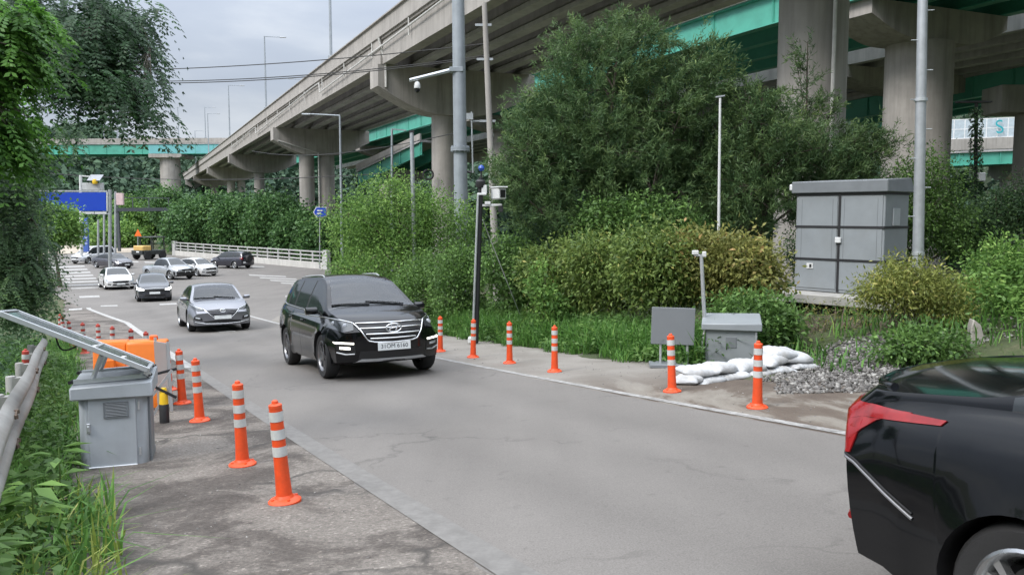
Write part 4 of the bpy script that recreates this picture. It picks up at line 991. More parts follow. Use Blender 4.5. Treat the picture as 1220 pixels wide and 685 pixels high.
def cabin(root, dz, w_=.70):
    for y in (-.37, .37):
        m = MB(); m.box((-.05, y, .72+dz), (.5, .5, .16)); m.box((-.30, y, 1.0+dz), (.14, .48, .62), Matrix.Rotation(R(-10), 3, 'Y')); m.box((-.36, y, 1.40+dz), (.1, .26, .2)); m.build('front_seat', MSEAT, root, bevel=.04, seg=2)
    m = MB(); m.box((-1.15, 0, 1.0+dz), (.16, 1.2, .6), Matrix.Rotation(R(-14), 3, 'Y')); m.build('rear_seat', MSEAT, root, bevel=.05, seg=2)
    m = MB(); m.box((.82, 0, .95+dz), (.5, 2*w_, .16), Matrix.Rotation(R(8), 3, 'Y')); m.build('dashboard', MDASH, root, bevel=.04, seg=2)
    m = MB(); c_ = Vector((.50, .37, 1.02+dz)); m.tube([c_+Vector((.06*math.sin(a), .17*math.cos(a), .16*math.sin(a))) for a in lin(0, 2*math.pi, 25)], .015, 8, caps=False); m.bar(c_-Vector((0, .16, 0)), c_+Vector((0, .16, 0)), .03, .04); m.build('steering_wheel', MTRIM, root)
    m = MB(); m.box((.47, 0, 1.44+dz), (.04, .22, .07)); m.build('rear_view_mirror', MTRIM, root, bevel=.01)
def paint(name, c, rough=.28, metal=.35, dirt=.12, coat=1.):
    return M(name, c, rough, metal, var=.05, scale=1.5, coat=coat, dirt=dirt, dirtcol=tuple(x*.7+.08 for x in c))
FR = [0, .06, .18, .34, .50, .64, .76, .86, .94, 1.]
FW = [.93, .965, .985, .995, 1., 1., .99, .970, .948, .928]
GR = [0., .07, .35, .65, .90, 1.]
TR = [.10, .24, .45, .7, 1.]
class Car:
    """lofted car body; x forward, origin on the ground under the middle"""
    def __init__(c, S):
        c.S = S; c.xf, c.xr, c.R = S['xf'], S['xr'], S['Rw']
        c.x0, c.x1 = S['top'][0][0], S['top'][-1][0]
        c.tum = S.get('tum', .36); c.zb0 = S.get('zb', .2)
    def arch(c, x):
        z = pchip(c.S['bot'], x); Ra = c.R+c.S.get('gap', .055)
        for xa in (c.xf, c.xr):
            if abs(x-xa) <= Ra: z = max(z, c.R+math.sqrt(max(0, Ra*Ra-(x-xa)**2)))
        return z
    def section(c, x):
        S = c.S; top = pchip(S['top'], x); wm = pchip(S['wid'], x)
        crown = S.get('crown', .06)*min(1, max(.35, (top-.6)/.5))
        ez = top-crown; bz = min(pchip(S['belt'], x), ez-.03); zb = min(c.arch(x), bz-.06)
        z0 = c.zb0; pts = []
        for f, _ in zip(FR, FW):
            z = zb+(bz-zb)*f; s = (z-z0)/(bz-z0); s = min(1, max(0, s))
            w = float(np.interp(s, FR, S.get('FW', FW)))*wm
            fl = S.get('flare', .025)
            for xa in (c.xf, c.xr):
                d = math.hypot(x-xa, z-c.R); w += fl*max(0, 1-abs(d-c.R-.03)/.16)**1.5
            pts.append((w, z))
        wb_ = S.get('FW', FW)[-1]*wm
        ye = wb_-(ez-bz)*c.tum
        for g in GR[1:]:
            pts.append((wb_+(ye-wb_)*g+.02*math.sin(g*math.pi)*min(1, (ez-bz)/.3), bz+(ez-bz)*g))
        for k in TR:
            y = ye*(1-k); pts.append((y, ez+crown*(1-(y/ye)**2.4 if ye > 0 else 1)))
        return [(0., zb+.02), (pts[0][0]*.86, zb)]+pts
    def bow(c, x, y, z):
        S = c.S; wm = S['hw']; L1 = c.x1; L0 = c.x0
        wf = sm(L1-.95, L1, x); wr = sm(L0+.8, L0, x) if False else sm(-(L0+.8), -L0, -x)
        r = min(1.15, abs(y)/wm)
        dz = (z-S['nz'])/.45; dr = (z-S['rz'])/.45
        d = -wf*(S['fa']*r**2.4+S['fb']*dz*dz)
        e = wr*(S['ra']*r**2.6+S['rb']*dr*dr)
        return x+d+e
    def build(c, root, mp, rim=None):
        S = c.S; xs = set(np.linspace(c.x0, c.x1, 34).tolist())
        Ra = c.R+c.S.get('gap', .055)
        for xa in (c.xf, c.xr):
            for k in range(17): xs.add(xa+Ra*math.cos(math.pi*k/16))
            xs.add(xa+Ra+.004); xs.add(xa-Ra-.004)
        seams = S['doors']            # x positions of vertical door gaps, front to rear
        cuts = set()
        for s_ in seams+[S['hood']]: cuts |= {s_-.006, s_+.006}
        for k in ('ws0', 'ws1', 'rg0', 'rg1', 'sw0', 'sw1'): cuts.add(S[k])
        for b_ in S['pillars']: cuts |= {b_-.045, b_+.045}
        keep = [x for x in xs if all(abs(x-k) > .012 for k in cuts)]
        xs = sorted(x for x in set(keep) | cuts if c.x0 <= x <= c.x1)
        X = [xs[0]]
        for x in xs[1:]:
            if x-X[-1] > .0015: X.append(x)
        secs = [c.section(x) for x in X]; n = len(secs[0]); full = 2*n-1
        V = []
        for x, s in zip(X, secs):
            ring = [(y, z) for y, z in s]+[(-y, z) for y, z in reversed(s[:-1])]
            for y, z in ring: V.append((c.bow(x, y, z), y, z))
        nL = 2+len(FR); nG = nL+len(GR)-1
        parts = {}
        def reg(xm, j, side):
            gap = any(abs(xm-s_) < .0058 for s_ in seams)
            if j < 2: return 'underbody'
            if j < nL-1:
                if gap and j >= 3: return 'gap'
                fr, rr = seams[0], seams[-1]
                if j >= 4 and len(seams) >= 2 and rr < xm < fr:
                    for k in range(len(seams)-1):
                        if seams[k+1] < xm < seams[k]: return 'door|%d|%d' % (k, side)
                if j < 4: return 'sill' if S.get('cladding') else 'body'
                return 'body'
            if j < nG-1:
                g = j-(nL-1)
                if g == 0: return 'trim' if S['sw1'] < xm < S['sw0'] else 'body'
                if g <= 3 and S['sw1'] < xm < S['sw0']:
                    if any(abs(xm-b_) < .0449 for b_ in S['pillars']): return 'trim'
                    ks = [b_ for b_ in S['pillars'] if b_ > xm]
                    return 'side_window|%d|%d' % (len(ks), side)
                return 'body'
            t = j-(nG-1)
            if t >= 1 and S['ws0'] > xm > S['ws1']: return 'windshield'
            if t >= 1 and S['rg0'] > xm > S['rg1']: return 'rear_window'
            if abs(xm-S['hood']) < .0058: return 'gap'
            if xm > S['hood'] and xm < c.x1: return 'hood'
            if t == 0 and S['sw1'] < xm < S['sw0'] and False: return 'trim'
            if S.get('black_roof') and S['rg0'] < xm < S['ws1'] and t >= 1: return 'roof'
            return 'body'
        for i in range(len(X)-1):
            xm = (X[i]+X[i+1])/2
            for j in range(full-1):
                side = 0 if j < n-1 else 1; jj = j if side == 0 else full-2-j
                r = reg(xm, jj, side)
                a = i*full+j; parts.setdefault(r, []).append((a, a+full, a+full+1, a+1))
        for e, i in ((0, 0), (1, len(X)-1)):        # nose and tail caps, as grids
            s = secs[i]; x = X[i]; m = 14; base = len(V)
            idx = list(range(0, n))
            for j in idx:
                y, z = s[j]
                for k in range(m+1):
                    yy = y*(1-2*k/m); V.append((c.bow(x, yy, z), yy, z))
            for a in range(n-1):
                for k in range(m):
                    p = base+a*(m+1)+k
                    f = (p, p+1, p+m+2, p+m+1); parts.setdefault('body', []).append(f if e else f[::-1])
        V = np.array(V)
        c.bvh = BVHTree.FromPolygons([tuple(v) for v in V], [f for fs in parts.values() for f in fs])
        matof = {'body': mp, 'hood': mp, 'underbody': MTRIM, 'gap': MSEAM, 'trim': MTRIM, 'windshield': S.get('wsmat', MGLASS), 'rear_window': MGLASS, 'sill': MTRIM, 'roof': S.get('roofmat', mp)}
        grp = {}
        for r, fs in parts.items(): grp.setdefault(r.split('|')[0] if '|' not in r else r, []).extend(fs)
        body_f, body_m = [], []
        mats = [mp, MTRIM, MSEAM]
        for r, mi in (('body', 0), ('underbody', 1), ('gap', 2), ('trim', 1), ('sill', 1)):
            body_f += grp.get(r, []); body_m += [mi]*len(grp.get(r, []))
        def emit(name, fs, mats, mi=None, parent=root):
            used = sorted({i for f in fs for i in f}); mpz = {u: k for k, u in enumerate(used)}
            mb = MB(); mb.v = [tuple(V[u]) for u in used]; mb.f = [tuple(mpz[i] for i in f) for f in fs]; mb.mi = mi or [0]*len(fs)
            me = bpy.data.meshes.new(name); me.from_pydata(mb.v, [], mb.f)
            for q_ in mats: me.materials.append(q_)
            me.polygons.foreach_set('material_index', mb.mi)
            bm = bmesh.new(); bm.from_mesh(me); bmesh.ops.remove_doubles(bm, verts=bm.verts, dist=.0012); bmesh.ops.recalc_face_normals(bm, faces=bm.faces)
            # keep normals pointing away from the car's middle
            cen = Vector(((c.x0+c.x1)/2, 0, .7)); s_ = sum((f.calc_center_median()-cen).dot(f.normal)*f.calc_area() for f in bm.faces)
            if s_ < 0: bmesh.ops.reverse_faces(bm, faces=bm.faces)
            bm.to_mesh(me); bm.free()
            me.polygons.foreach_set('use_smooth', [True]*len(me.polygons)); me.set_sharp_from_angle(angle=R(38))
            o = bpy.data.objects.new(name, me); COL.objects.link(o); o.parent = parent; return o
        c.parts = {}
        emit('body', body_f, mats, body_m)
        for r, fs in grp.items():
            nm = r.split('|')[0]
            if nm in ('hood', 'roof', 'windshield', 'rear_window'): emit(nm, fs, [matof[nm]])
            elif nm == 'door':
                d = emit('door', fs, [mp]); side = 1 if r.endswith('|0') else -1
                k = int(r.split('|')[1]); xh = seams[k+1]+.16; zh = pchip(S['belt'], xh)-.14
                c.handle(d, xh, zh, side, S.get('handlemat', mp))
            elif nm == 'side_window': emit('side_window', fs, [MGLASS])
        # near-black boxes added inside the underbody to stop light leaking through
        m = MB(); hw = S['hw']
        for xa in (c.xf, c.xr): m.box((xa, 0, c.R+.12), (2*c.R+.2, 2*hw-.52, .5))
        m.box((0, 0, .34), (c.x1-c.x0-1.0, 2*hw-.25, .16)); m.build('underbody_light_block', MDK, root)
        for xa in (c.xf, c.xr):
            for sd in (1, -1): c.wheel(root, xa, sd*(hw-.115), sd, rim or MRIM)
    def hit(c, o, d):
        h = c.bvh.ray_cast(Vector(o), Vector(d))
        if h[0] is None: h = c.bvh.find_nearest(Vector(o))
        return h[0], h[1]
    def patch(c, root, name, mat, bot, top, ax='f', n=16, m=4, off=.006, thick=.012):
        """a skin lying on the body between two outlines given in (y, z) for front/rear or (x, z) for a side"""
        def res(pl, k):
            pl = [Vector(p) for p in pl]; ls = [0]
            for a, b in zip(pl, pl[1:]): ls.append(ls[-1]+(b-a).length)
            out = []
            for i in range(k):
                s = ls[-1]*i/(k-1); j = max(q for q in range(len(pl)-1) if ls[q] <= s+1e-9)
                f = (s-ls[j])/max(1e-9, ls[j+1]-ls[j]); out.append(pl[j].lerp(pl[j+1], min(1, f)))
            return out
        A, Bt = res(bot, n), res(top, n); vs = []; back = []
        for r in range(m+1):
            for k in range(n):
                p = A[k].lerp(Bt[k], r/m)
                if ax == 'f': o, d = (c.x1+1, p[0], p[1]), (-1, 0, 0)
                elif ax == 'r': o, d = (c.x0-1, p[0], p[1]), (1, 0, 0)
                elif ax == 'L': o, d = (p[0], 3, p[1]), (0, -1, 0)
                elif ax == 'R': o, d = (p[0], -3, p[1]), (0, 1, 0)
                elif ax == 'T': o, d = (p[0], p[1], 3), (0, 0, -1)
                h, nn = c.hit(o, d)
                if nn.dot(Vector(d)) > 0: nn = -nn
                vs.append(h+nn*off); back.append(h-nn*thick)
        k = len(vs); fs = [(r*n+j, r*n+j+1, (r+1)*n+j+1, (r+1)*n+j) for r in range(m) for j in range(n-1)]
        rim = [j for j in range(n)]+[r*n+n-1 for r in range(1, m+1)]+[m*n+j for j in range(n-2, -1, -1)]+[r*n for r in range(m-1, 0, -1)]
        ff = list(fs)+[(rim[i], rim[(i+1) % len(rim)], k+rim[(i+1) % len(rim)], k+rim[i]) for i in range(len(rim))]
        return MB().add(vs+back, ff).build(name, mat, root, smooth=40)
    def bar(c, root, name, mat, pts, r=.012, ax='f', off=.008, n=24, sq=None):
        """a moulding that follows the body along (y, z) or (x, z) points"""
        P = []; L_ = lin(0, len(pts)-1, n)
        for s in L_:
            i = min(int(s), len(pts)-2); f = s-i
            a = pts[i][0]+(pts[i+1][0]-pts[i][0])*f; b = pts[i][1]+(pts[i+1][1]-pts[i][1])*f
            if ax == 'f': o, d = (c.x1+1, a, b), (-1, 0, 0)
            elif ax == 'r': o, d = (c.x0-1, a, b), (1, 0, 0)
            elif ax == 'L': o, d = (a, 3, b), (0, -1, 0)
            elif ax == 'T': o, d = (a, b, 3), (0, 0, -1)
            else: o, d = (a, -3, b), (0, 1, 0)
            h, nn = c.hit(o, d)
            if nn.dot(Vector(d)) > 0: nn = -nn
            P.append(h+nn*off)
        return MB().tube(P, r, 8).build(name, mat, root, smooth=60)
    def handle(c, door, x, z, side, mat):
        P = []
        for k in range(7):
            xx = x-.10+.20*k/6; h, nn = c.hit((xx, side*3, z), (0, -side, 0)); P.append(h+Vector((0, side*(.018+.018*math.sin(math.pi*k/6)), 0)))
        MB().tube(P, .014, 8).build('handle', mat, door, smooth=60)
    def mirror(c, root, x, z, mp):
        for sd in (1, -1):
            h, nn = c.hit((x, sd*3, z), (0, -sd, 0)); m = MB()
            prof = [(-.07, .0), (-.05, .05), (.03, .065), (.085, .03), (.09, -.03), (.04, -.06), (-.05, -.055)]
            poly = [(h.x+a, h.y+sd*.06, h.z+.03+b) for a, b in prof]; m.prism(poly, (0, 0, 0), (-.03, sd*.19, .0))
            o = m.build('mirror', mp, root, bevel=.018, seg=2)
            MB().bar(h+Vector((0, -sd*.02, -.01)), h+Vector((-.0, sd*.10, .0)), .06, .04).build('mirror_stalk', MTRIM, o)
    def wheel(c, root, x, y, sd, rimmat):
        w_ = empty('wheel', (x, y, c.R), parent=root); Rm = Matrix.Rotation(R(-90*sd), 4, 'X'); Rr = c.R; rr = Rr*.70
        m = MB(); m.lathe([(rr-.02, -.10), (rr+.01, -.105), (Rr-.03, -.11), (Rr-.008, -.085), (Rr, -.05), (Rr, .05), (Rr-.008, .085), (Rr-.03, .11), (rr+.01, .105), (rr-.02, .09)], 40, Rm, caps=False)
        m.build('tyre', MTYRE, w_, smooth=50)
        m = MB(); m.lathe([(rr, .10), (rr-.012, .107), (rr-.03, .09), (rr-.045, .02), (rr-.06, -.05), (.0001, -.06)], 40, Rm, caps=False)
        m.build('rim', rimmat, w_, smooth=50)
        m = MB(); ns = c.S.get('spokes', 5)
        for k in range(ns):
            for da in (-.17, .17):
                a0, a1 = 2*math.pi*k/ns+da*.5, 2*math.pi*k/ns+da*1.25
                p = lambda r, a, h: Rm @ Vector((r*math.cos(a), r*math.sin(a), h))
                ww = .030; vs = []
                for r_, a, h, wid in ((.05, a0, .075, .034), (rr*.6, (a0+a1)/2, .085, .026), (rr-.012, a1, .082, .034)):
                    t_ = wid/2/r_ if r_ > .06 else .3
                    vs += [p(r_, a-t_, h), p(r_, a+t_, h), p(r_, a+t_, h-.04), p(r_, a-t_, h-.04)]
                fs = []
                for q_ in range(2): o = q_*4; fs += [(o+j, o+(j+1) % 4, o+4+(j+1) % 4, o+4+j) for j in range(4)]
                m.add(vs, fs+[(3, 2, 1, 0), (8, 9, 10, 11)])
        m.lathe([(.065, .03), (.07, .08), (.045, .092), (.0001, .094)], 20, Rm, caps=False)
        m.build('spokes', rimmat, w_, smooth=40)
        m = MB(); m.lathe([(rr*.62, -.02), (rr*.62, .0), (.05, .0)], 24, Rm, caps=False); m.build('brake_disc', M('brake_iron', (.12, .12, .12), .5, .6), w_)
def plate(c, root, z, ax='f', txt=None, w_=.52, h_=.11, yo=0.):
    x, nn = c.hit(((c.x1+1) if ax == 'f' else (c.x0-1), yo, z), (-1 if ax == 'f' else 1, 0, 0)); s = 1 if ax == 'f' else -1
    m = MB(); m.box((x.x+s*.012, yo, z), (.014, w_, h_)); o = m.build('number_plate', MPLATE, root, bevel=.003)
    if txt:
        mt = Matrix.Translation((x.x+s*.0205, yo, z)) @ Matrix.Rotation(R(90*s), 4, 'Z') @ Matrix.Rotation(R(90), 4, 'X')
        text_mesh(txt, h_*.74, 'plate_lettering', M('plate_ink', (.02, .02, .03), .5), o, mt, .0012)
    return o
def place_car(root, x, y, heading):
    """heading: unit (x, y); sits the car on the sloping road"""
    f = Vector((heading[0], heading[1], 0)).normalized(); l = Vector((-f.y, f.x, 0))
    zz = lambda p: Zr(qt(p.x, p.y)[1])
    P = Vector((x, y, 0)); a, b = P+f*1.3, P-f*1.3; a.z, b.z = zz(a), zz(b)
    fw = (a-b).normalized(); c_, d_ = P+l*.7, P-l*.7; c_.z, d_.z = zz(c_), zz(d_)
    lf = (c_-d_).normalized(); up_ = fw.cross(lf).normalized(); lf = up_.cross(fw)
    mt = Matrix((fw, lf, up_)).transposed().to_4x4(); mt.translation = Vector((x, y, (a.z+b.z)/2+.004))
    root.matrix_world = mt
def hd(a): return (math.sin(R(a)), -math.cos(R(a)))      # degrees from facing the camera, positive towards picture right

SEDAN = dict(hw=.925, xf=1.44, xr=-1.36, Rw=.325, zb=.2, nz=.55, rz=.62, fa=.30, fb=.035, ra=.24, rb=.06,
    top=[(-2.40, .93), (-2.34, 1.00), (-2.1, 1.05), (-1.72, 1.09), (-1.35, 1.22), (-.95, 1.37), (-.5, 1.455), (0, 1.475), (.35, 1.455), (.62, 1.385), (1.0, 1.16), (1.3, .985), (1.6, .94), (2.0, .865), (2.25, .77), (2.38, .68), (2.43, .60)],
    wid=[(-2.40, .86), (-2.1, .90), (-1.3, .925), (1.4, .925), (2.0, .90), (2.43, .84)],
    belt=[(-2.4, .90), (-1.6, 1.0), (-.6, .985), (.6, .945), (1.3, .90), (2.43, .6)],
    bot=[(-2.40, .30), (-1.9, .21), (1.9, .20), (2.43, .22)], doors=[.98, -.10, -1.02], hood=1.33, ws0=1.27, ws1=.52, rg0=-.75, rg1=-1.66,
    sw0=1.08, sw1=-1.45, pillars=[-.08, -1.0], FW=[.93, .965, .985, .995, 1., 1., .988, .960, .930, .895], tum=.43)
SUVS = dict(hw=.94, xf=1.40, xr=-1.30, Rw=.365, zb=.24, nz=.72, rz=.8, fa=.40, fb=.045, ra=.2, rb=.05, flare=.03, crown=.05,
    top=[(-2.32, 1.20), (-2.25, 1.38), (-2.05, 1.58), (-1.7, 1.655), (-1.0, 1.695), (-.2, 1.70), (.25, 1.675), (.55, 1.60), (.95, 1.36), (1.28, 1.16), (1.45, 1.12), (1.9, 1.04), (2.15, .95), (2.28, .86), (2.33, .78)],
    wid=[(-2.32, .87), (-1.9, .92), (-1.2, .94), (1.4, .94), (1.9, .92), (2.33, .86)],
    belt=[(-2.3, 1.16), (-1.5, 1.13), (-.4, 1.08), (.7, 1.03), (1.35, .99), (2.33, .78)],
    bot=[(-2.32, .36), (-1.9, .26), (1.9, .25), (2.33, .30)], doors=[.98, -.08, -1.0], hood=1.36, ws0=1.28, ws1=.50, rg0=-2.02, rg1=-2.28,
    sw0=1.10, sw1=-1.95, pillars=[-.06, -.98, -1.55], FW=[.93, .965, .985, .995, 1., 1., .985, .955, .915, .870], tum=.46, cladding=False, spokes=5)
def S_mod(base, **k): d = dict(base); d.update(k); return d

def front_generic(c, root, kind, mp, lit=False):
    """grille, lamps, intake, plate and bonnet badge of a far car seen from the front"""
    S = c.S; zt = S['top'][-1][1]; w_ = S['hw']; z1 = zt+.10
    c.patch(root, 'grille', MTRIM, [(-.46, zt-.13), (0, zt-.17), (.46, zt-.13)], [(-.52, zt+.0), (0, zt+.03), (.52, zt+.0)], off=.008)
    for s in (1, -1):
        c.patch(root, 'headlight', MLIT if lit else MLENS, [(s*.50, zt-.06), (s*.72, zt-.08), (s*.87, zt-.02)], [(s*.54, zt+.01), (s*.72, zt+.06), (s*.86, zt+.11)], off=.008)
        c.patch(root, 'fog_lamp', MLENSD, [(s*.6, .33), (s*.8, .35)], [(s*.6, .41), (s*.8, .43)], off=.006)
    c.patch(root, 'lower_intake', MTRIM, [(-.55, .29), (0, .27), (.55, .29)], [(-.48, .40), (0, .40), (.48, .40)], off=.006)
    c.bar(root, 'grille_trim', MCHR, [(-.5, zt+.01), (0, zt+.035), (.5, zt+.01)], .012)
    plate(c, root, zt-.20)
    c.mirror(root, S['ws0']-.32, pchip(S['belt'], S['ws0']-.32)+.01, mp)

def wipers(c, root):
    for y0, y1 in ((.55, -.1), (-.05, -.68)):
        c.bar(root, 'wiper', MTRIM, [(c.S['ws0']-.02, y0), (c.S['ws0']-.10, y1)], .011, 'T', .014, 10)
def emblem(c, root, z, rx, rz):
    """slanted letter inside an oval ring, as on the bonnet edge"""
    x, nn = c.hit((c.x1+1, 0, z), (-1, 0, 0)); t = Vector((0, 1, 0)); u = Vector((.0, 0, 1)); o_ = x+Vector((.040, 0, 0))
    m = MB(); m.tube([o_+t*rx*math.cos(a)+u*rz*math.sin(a) for a in lin(0, 2*math.pi, 33)], .011, 8, caps=False)
    # seen from the front, +y is on the viewer's right
    for s in (-1, 1):
        m.tube([o_+t*(rx*.42*s-rx*.16)+u*(-rz*.62), o_+t*(rx*.42*s+rx*.16)+u*(rz*.62)], .011, 6)
    m.tube([o_+t*(-rx*.40)+u*(-rz*.12), o_+t*(rx*.40)+u*(rz*.12)], .010, 6)
    return m.build('badge', MCHR, root, smooth=60)

# ---- black SUV in the lane
su = empty('parked_car', (0, 0, 0), 'glossy black SUV driving up the lane towards the camera with lit fog lamps', 'car'); su.name = 'suv_car'
MPB = paint('paint_black', (.0025, .003, .004), .10, .0, .01, .38); MPB.node_tree.nodes['Principled BSDF'].inputs['Specular IOR Level'].default_value = .22
c = Car(S_mod(SUVS, wsmat=MWS)); cabin(su, .10); c.build(su, MPB, M('alloy_grey', (.22, .22, .23), .3, .85))
HW = .94
c.patch(su, 'grille', MTRIM, [(-.36, .63), (0, .61), (.36, .63)], [(-.56, .90), (0, .925), (.56, .90)], off=.008, m=6)
for k, (z, y) in enumerate(((.895, .55), (.815, .50), (.735, .43), (.665, .37))):
    c.bar(su, 'grille_bar', MCHR, [(-y, z), (0, z-.005), (y, z)], .0125, off=.016)
c.bar(su, 'grille_surround', MCHR, [(-.58, .90), (-.55, .86), (-.40, .63), (-.3, .605), (0, .59), (.3, .605), (.40, .63), (.55, .86), (.58, .90)], .013, off=.012, n=50)
emblem(c, su, .815, .125, .066)
for s in (1, -1):
    c.patch(su, 'headlight', MLENSD, [(s*.60, .80), (s*.74, .77), (s*.90, .85)], [(s*.58, .90), (s*.74, .95), (s*.895, 1.0)], off=.008, m=5)
    hl_ = c.bar(su, 'headlight_trim', MCHR, [(s*.585, .905), (s*.74, .955), (s*.885, 1.005)], .010, off=.012)
    for yy, rr_ in ((.70, .045), (.80, .038)):
        h, nn = c.hit((4, s*yy, .865+.04*(yy-.7)/.1), (-1, 0, 0)); m = MB(); mt = Matrix.Translation(h+Vector((.006, 0, 0))) @ Matrix.Rotation(R(90), 4, 'Y'); m.lathe([(rr_, 0), (rr_*.9, .012), (rr_*.4, .02), (.0001, .022)], 16, mt, caps=False); m.build('projector', MLENS, su)
    c.patch(su, 'fog_recess', MTRIM, [(s*.58, .43), (s*.84, .46)], [(s*.60, .60), (s*.865, .62)], off=.006)
    c.patch(su, 'running_light', MLED, [(s*.61, .582), (s*.86, .602)], [(s*.61, .606), (s*.865, .626)], off=.014)
    c.patch(su, 'fog_lamp', MLENS if s > 0 else MLED, [(s*.66, .50), (s*.80, .515)], [(s*.66, .535), (s*.80, .55)], off=.012)
    c.bar(su, 'fog_trim', MALU, [(s*.60, .43), (s*.72, .425), (s*.84, .46)], .012, off=.01)
c.patch(su, 'lower_intake', MTRIM, [(-.55, .33), (0, .32), (.55, .33)], [(-.52, .47), (0, .46), (.52, .47)], off=.006)
c.patch(su, 'skid_plate', M('satin_silver', (.40, .41, .42), .4, .6), [(-.60, .295), (0, .28), (.60, .295)], [(-.50, .345), (0, .345), (.50, .345)], off=.016)
plate(c, su, .53, 'f', '31OM 6160', .54, .125)
c.mirror(su, .92, 1.06, MPB); wipers(c, su)
for s in (1, -1):
    m = MB(); P = []
    for k in range(12): x = .15-1.9*k/11; h, nn = c.hit((x, s*.50, 3), (0, 0, -1)); P.append(h+Vector((0, 0, .022 if 0 < k < 11 else 0)))
    m.tube(P, .012, 8); m.build('roof_rail', MALU, su, smooth=60)
    c.bar(su, 'window_trim', MCHR, [(1.02, 1.04), (.4, 1.065), (-.6, 1.10), (-1.6, 1.15), (-1.95, 1.19)], .010, 'L' if s > 0 else 'R', .008)
h_, nn = c.hit((.66, .0, 3), (0, 0, -1)); m = MB(); m.box(h_+Vector((-.06, 0, -.03)), (.05, .20, .06)); m.build('mirror_mount', MTRIM, su, bevel=.01)
place_car(su, -2.9, 15.2, hd(27))

# ---- silver-grey sedan behind it
ss = empty('sedan_car', (0, 0, 0), 'silver grey sedan following the black SUV up the lane', 'car')
MPS = paint('paint_silver', (0.184, 0.188, 0.212), .28, .6, .08)
c = Car(S_mod(SEDAN, wsmat=MWS)); cabin(ss, -.10, .66); c.build(ss, MPS)
zt = .60
c.patch(ss, 'grille', MTRIM, [(-.26, .46), (0, .445), (.26, .46)], [(-.50, .67), (0, .70), (.50, .67)], off=.008, m=6)
for k in range(4): z = .50+k*.045; y = .30+.05*k; c.bar(ss, 'grille_bar', M('grille_grey', (.2, .2, .22), .3, .7), [(-y, z), (0, z-.01), (y, z)], .007, off=.014)
c.bar(ss, 'grille_surround', MCHR, [(-.50, .675), (-.27, .455), (0, .44), (.27, .455), (.50, .675)], .010, off=.012, n=40)
emblem(c, ss, .655, .085, .045)
for s in (1, -1):
    c.patch(ss, 'headlight', MLENSD, [(s*.50, .665), (s*.70, .66), (s*.865, .76)], [(s*.52, .705), (s*.72, .76), (s*.85, .87)], off=.008, m=5)
    c.bar(ss, 'headlight_trim', MCHR, [(s*.51, .70), (s*.72, .76), (s*.84, .86)], .012, off=.012)
    c.patch(ss, 'fog_recess', MTRIM, [(s*.58, .36), (s*.82, .41)], [(s*.60, .45), (s*.80, .49)], off=.007)
    c.bar(ss, 'fog_lamp', MLENS, [(s*.64, .43), (s*.76, .455)], .02, off=.012, n=6)
c.patch(ss, 'lower_intake', MTRIM, [(-.50, .29), (0, .28), (.50, .29)], [(-.56, .345), (0, .385), (.56, .345)], off=.008)
c.bar(ss, 'lower_trim', MCHR, [(-.78, .33), (-.5, .275), (0, .26), (.5, .275), (.78, .33)], .010, off=.012)
plate(c, ss, .455, 'f', None, .5, .11); c.mirror(ss, .92, .975, MPS); wipers(c, ss)
place_car(ss, -9.95, 27.7, hd(27))

# ---- dark blue-grey compact with lit lamps
HATCH = S_mod(SEDAN, hw=.88, top=[(-2.0, .95), (-1.95, 1.05), (-1.7, 1.18), (-1.3, 1.36), (-.8, 1.46), (-.2, 1.50), (.25, 1.47), (.55, 1.40), (.95, 1.17), (1.28, 1.0), (1.6, .95), (1.95, .86), (2.12, .76), (2.18, .68)],
    wid=[(-2.0, .82), (-1.2, .88), (1.4, .88), (1.9, .85), (2.18, .80)], belt=[(-2., .95), (-.6, .98), (.6, .945), (1.3, .91), (2.18, .68)], bot=[(-2., .3), (-1.6, .22), (1.7, .2), (2.18, .22)],
    xf=1.32, xr=-1.3, rg0=-1.25, rg1=-1.93, sw1=-1.55)
def car(name, S, pc, label, px, py, ang, pmat, lit=False, rear=False, at_xy=None):
    r = empty(name, (0, 0, 0), label, 'car', 'cars coming out of the junction'); c = Car(S); c.build(r, pmat)
    front_generic(c, r, 0, pmat, lit)
    p = ground(px, py) if at_xy is None else Vector(at_xy)
    f = hd(ang); 
    place_car(r, p.x, p.y, f); return r, c
MP_D = paint('paint_dark_blue', (.02, .024, .034), .2, .3); MP_W = paint('paint_white', (0.578, 0.578, 0.570), .25, 0., .08)
MP_P = paint('paint_pale_silver', (0.360, 0.376, 0.392), .28, .4); MP_G = paint('paint_dark_grey', (.05, .05, .062), .2, .4)
MP_N = paint('paint_navy', (.016, .016, .028), .2, .3); MP_V = paint('paint_pearl', (0.510, 0.518, 0.535), .25, .1)
f = hd(27)
car('hatchback_car', HATCH, 0, 'dark blue compact car with lit headlights, left of the silver sedan', 0, 0, 26, MP_D, True, at_xy=(-19.2-f[0]*2.0, 45.0-f[1]*2.0, 0))
f = hd(33)
car('sedan_car', SEDAN, 0, 'white sedan in front of the crosswalk, leftmost in the waiting rows', 0, 0, 33, MP_W, at_xy=(-26.7-f[0]*2.0, 57.0-f[1]*2.0, 0))
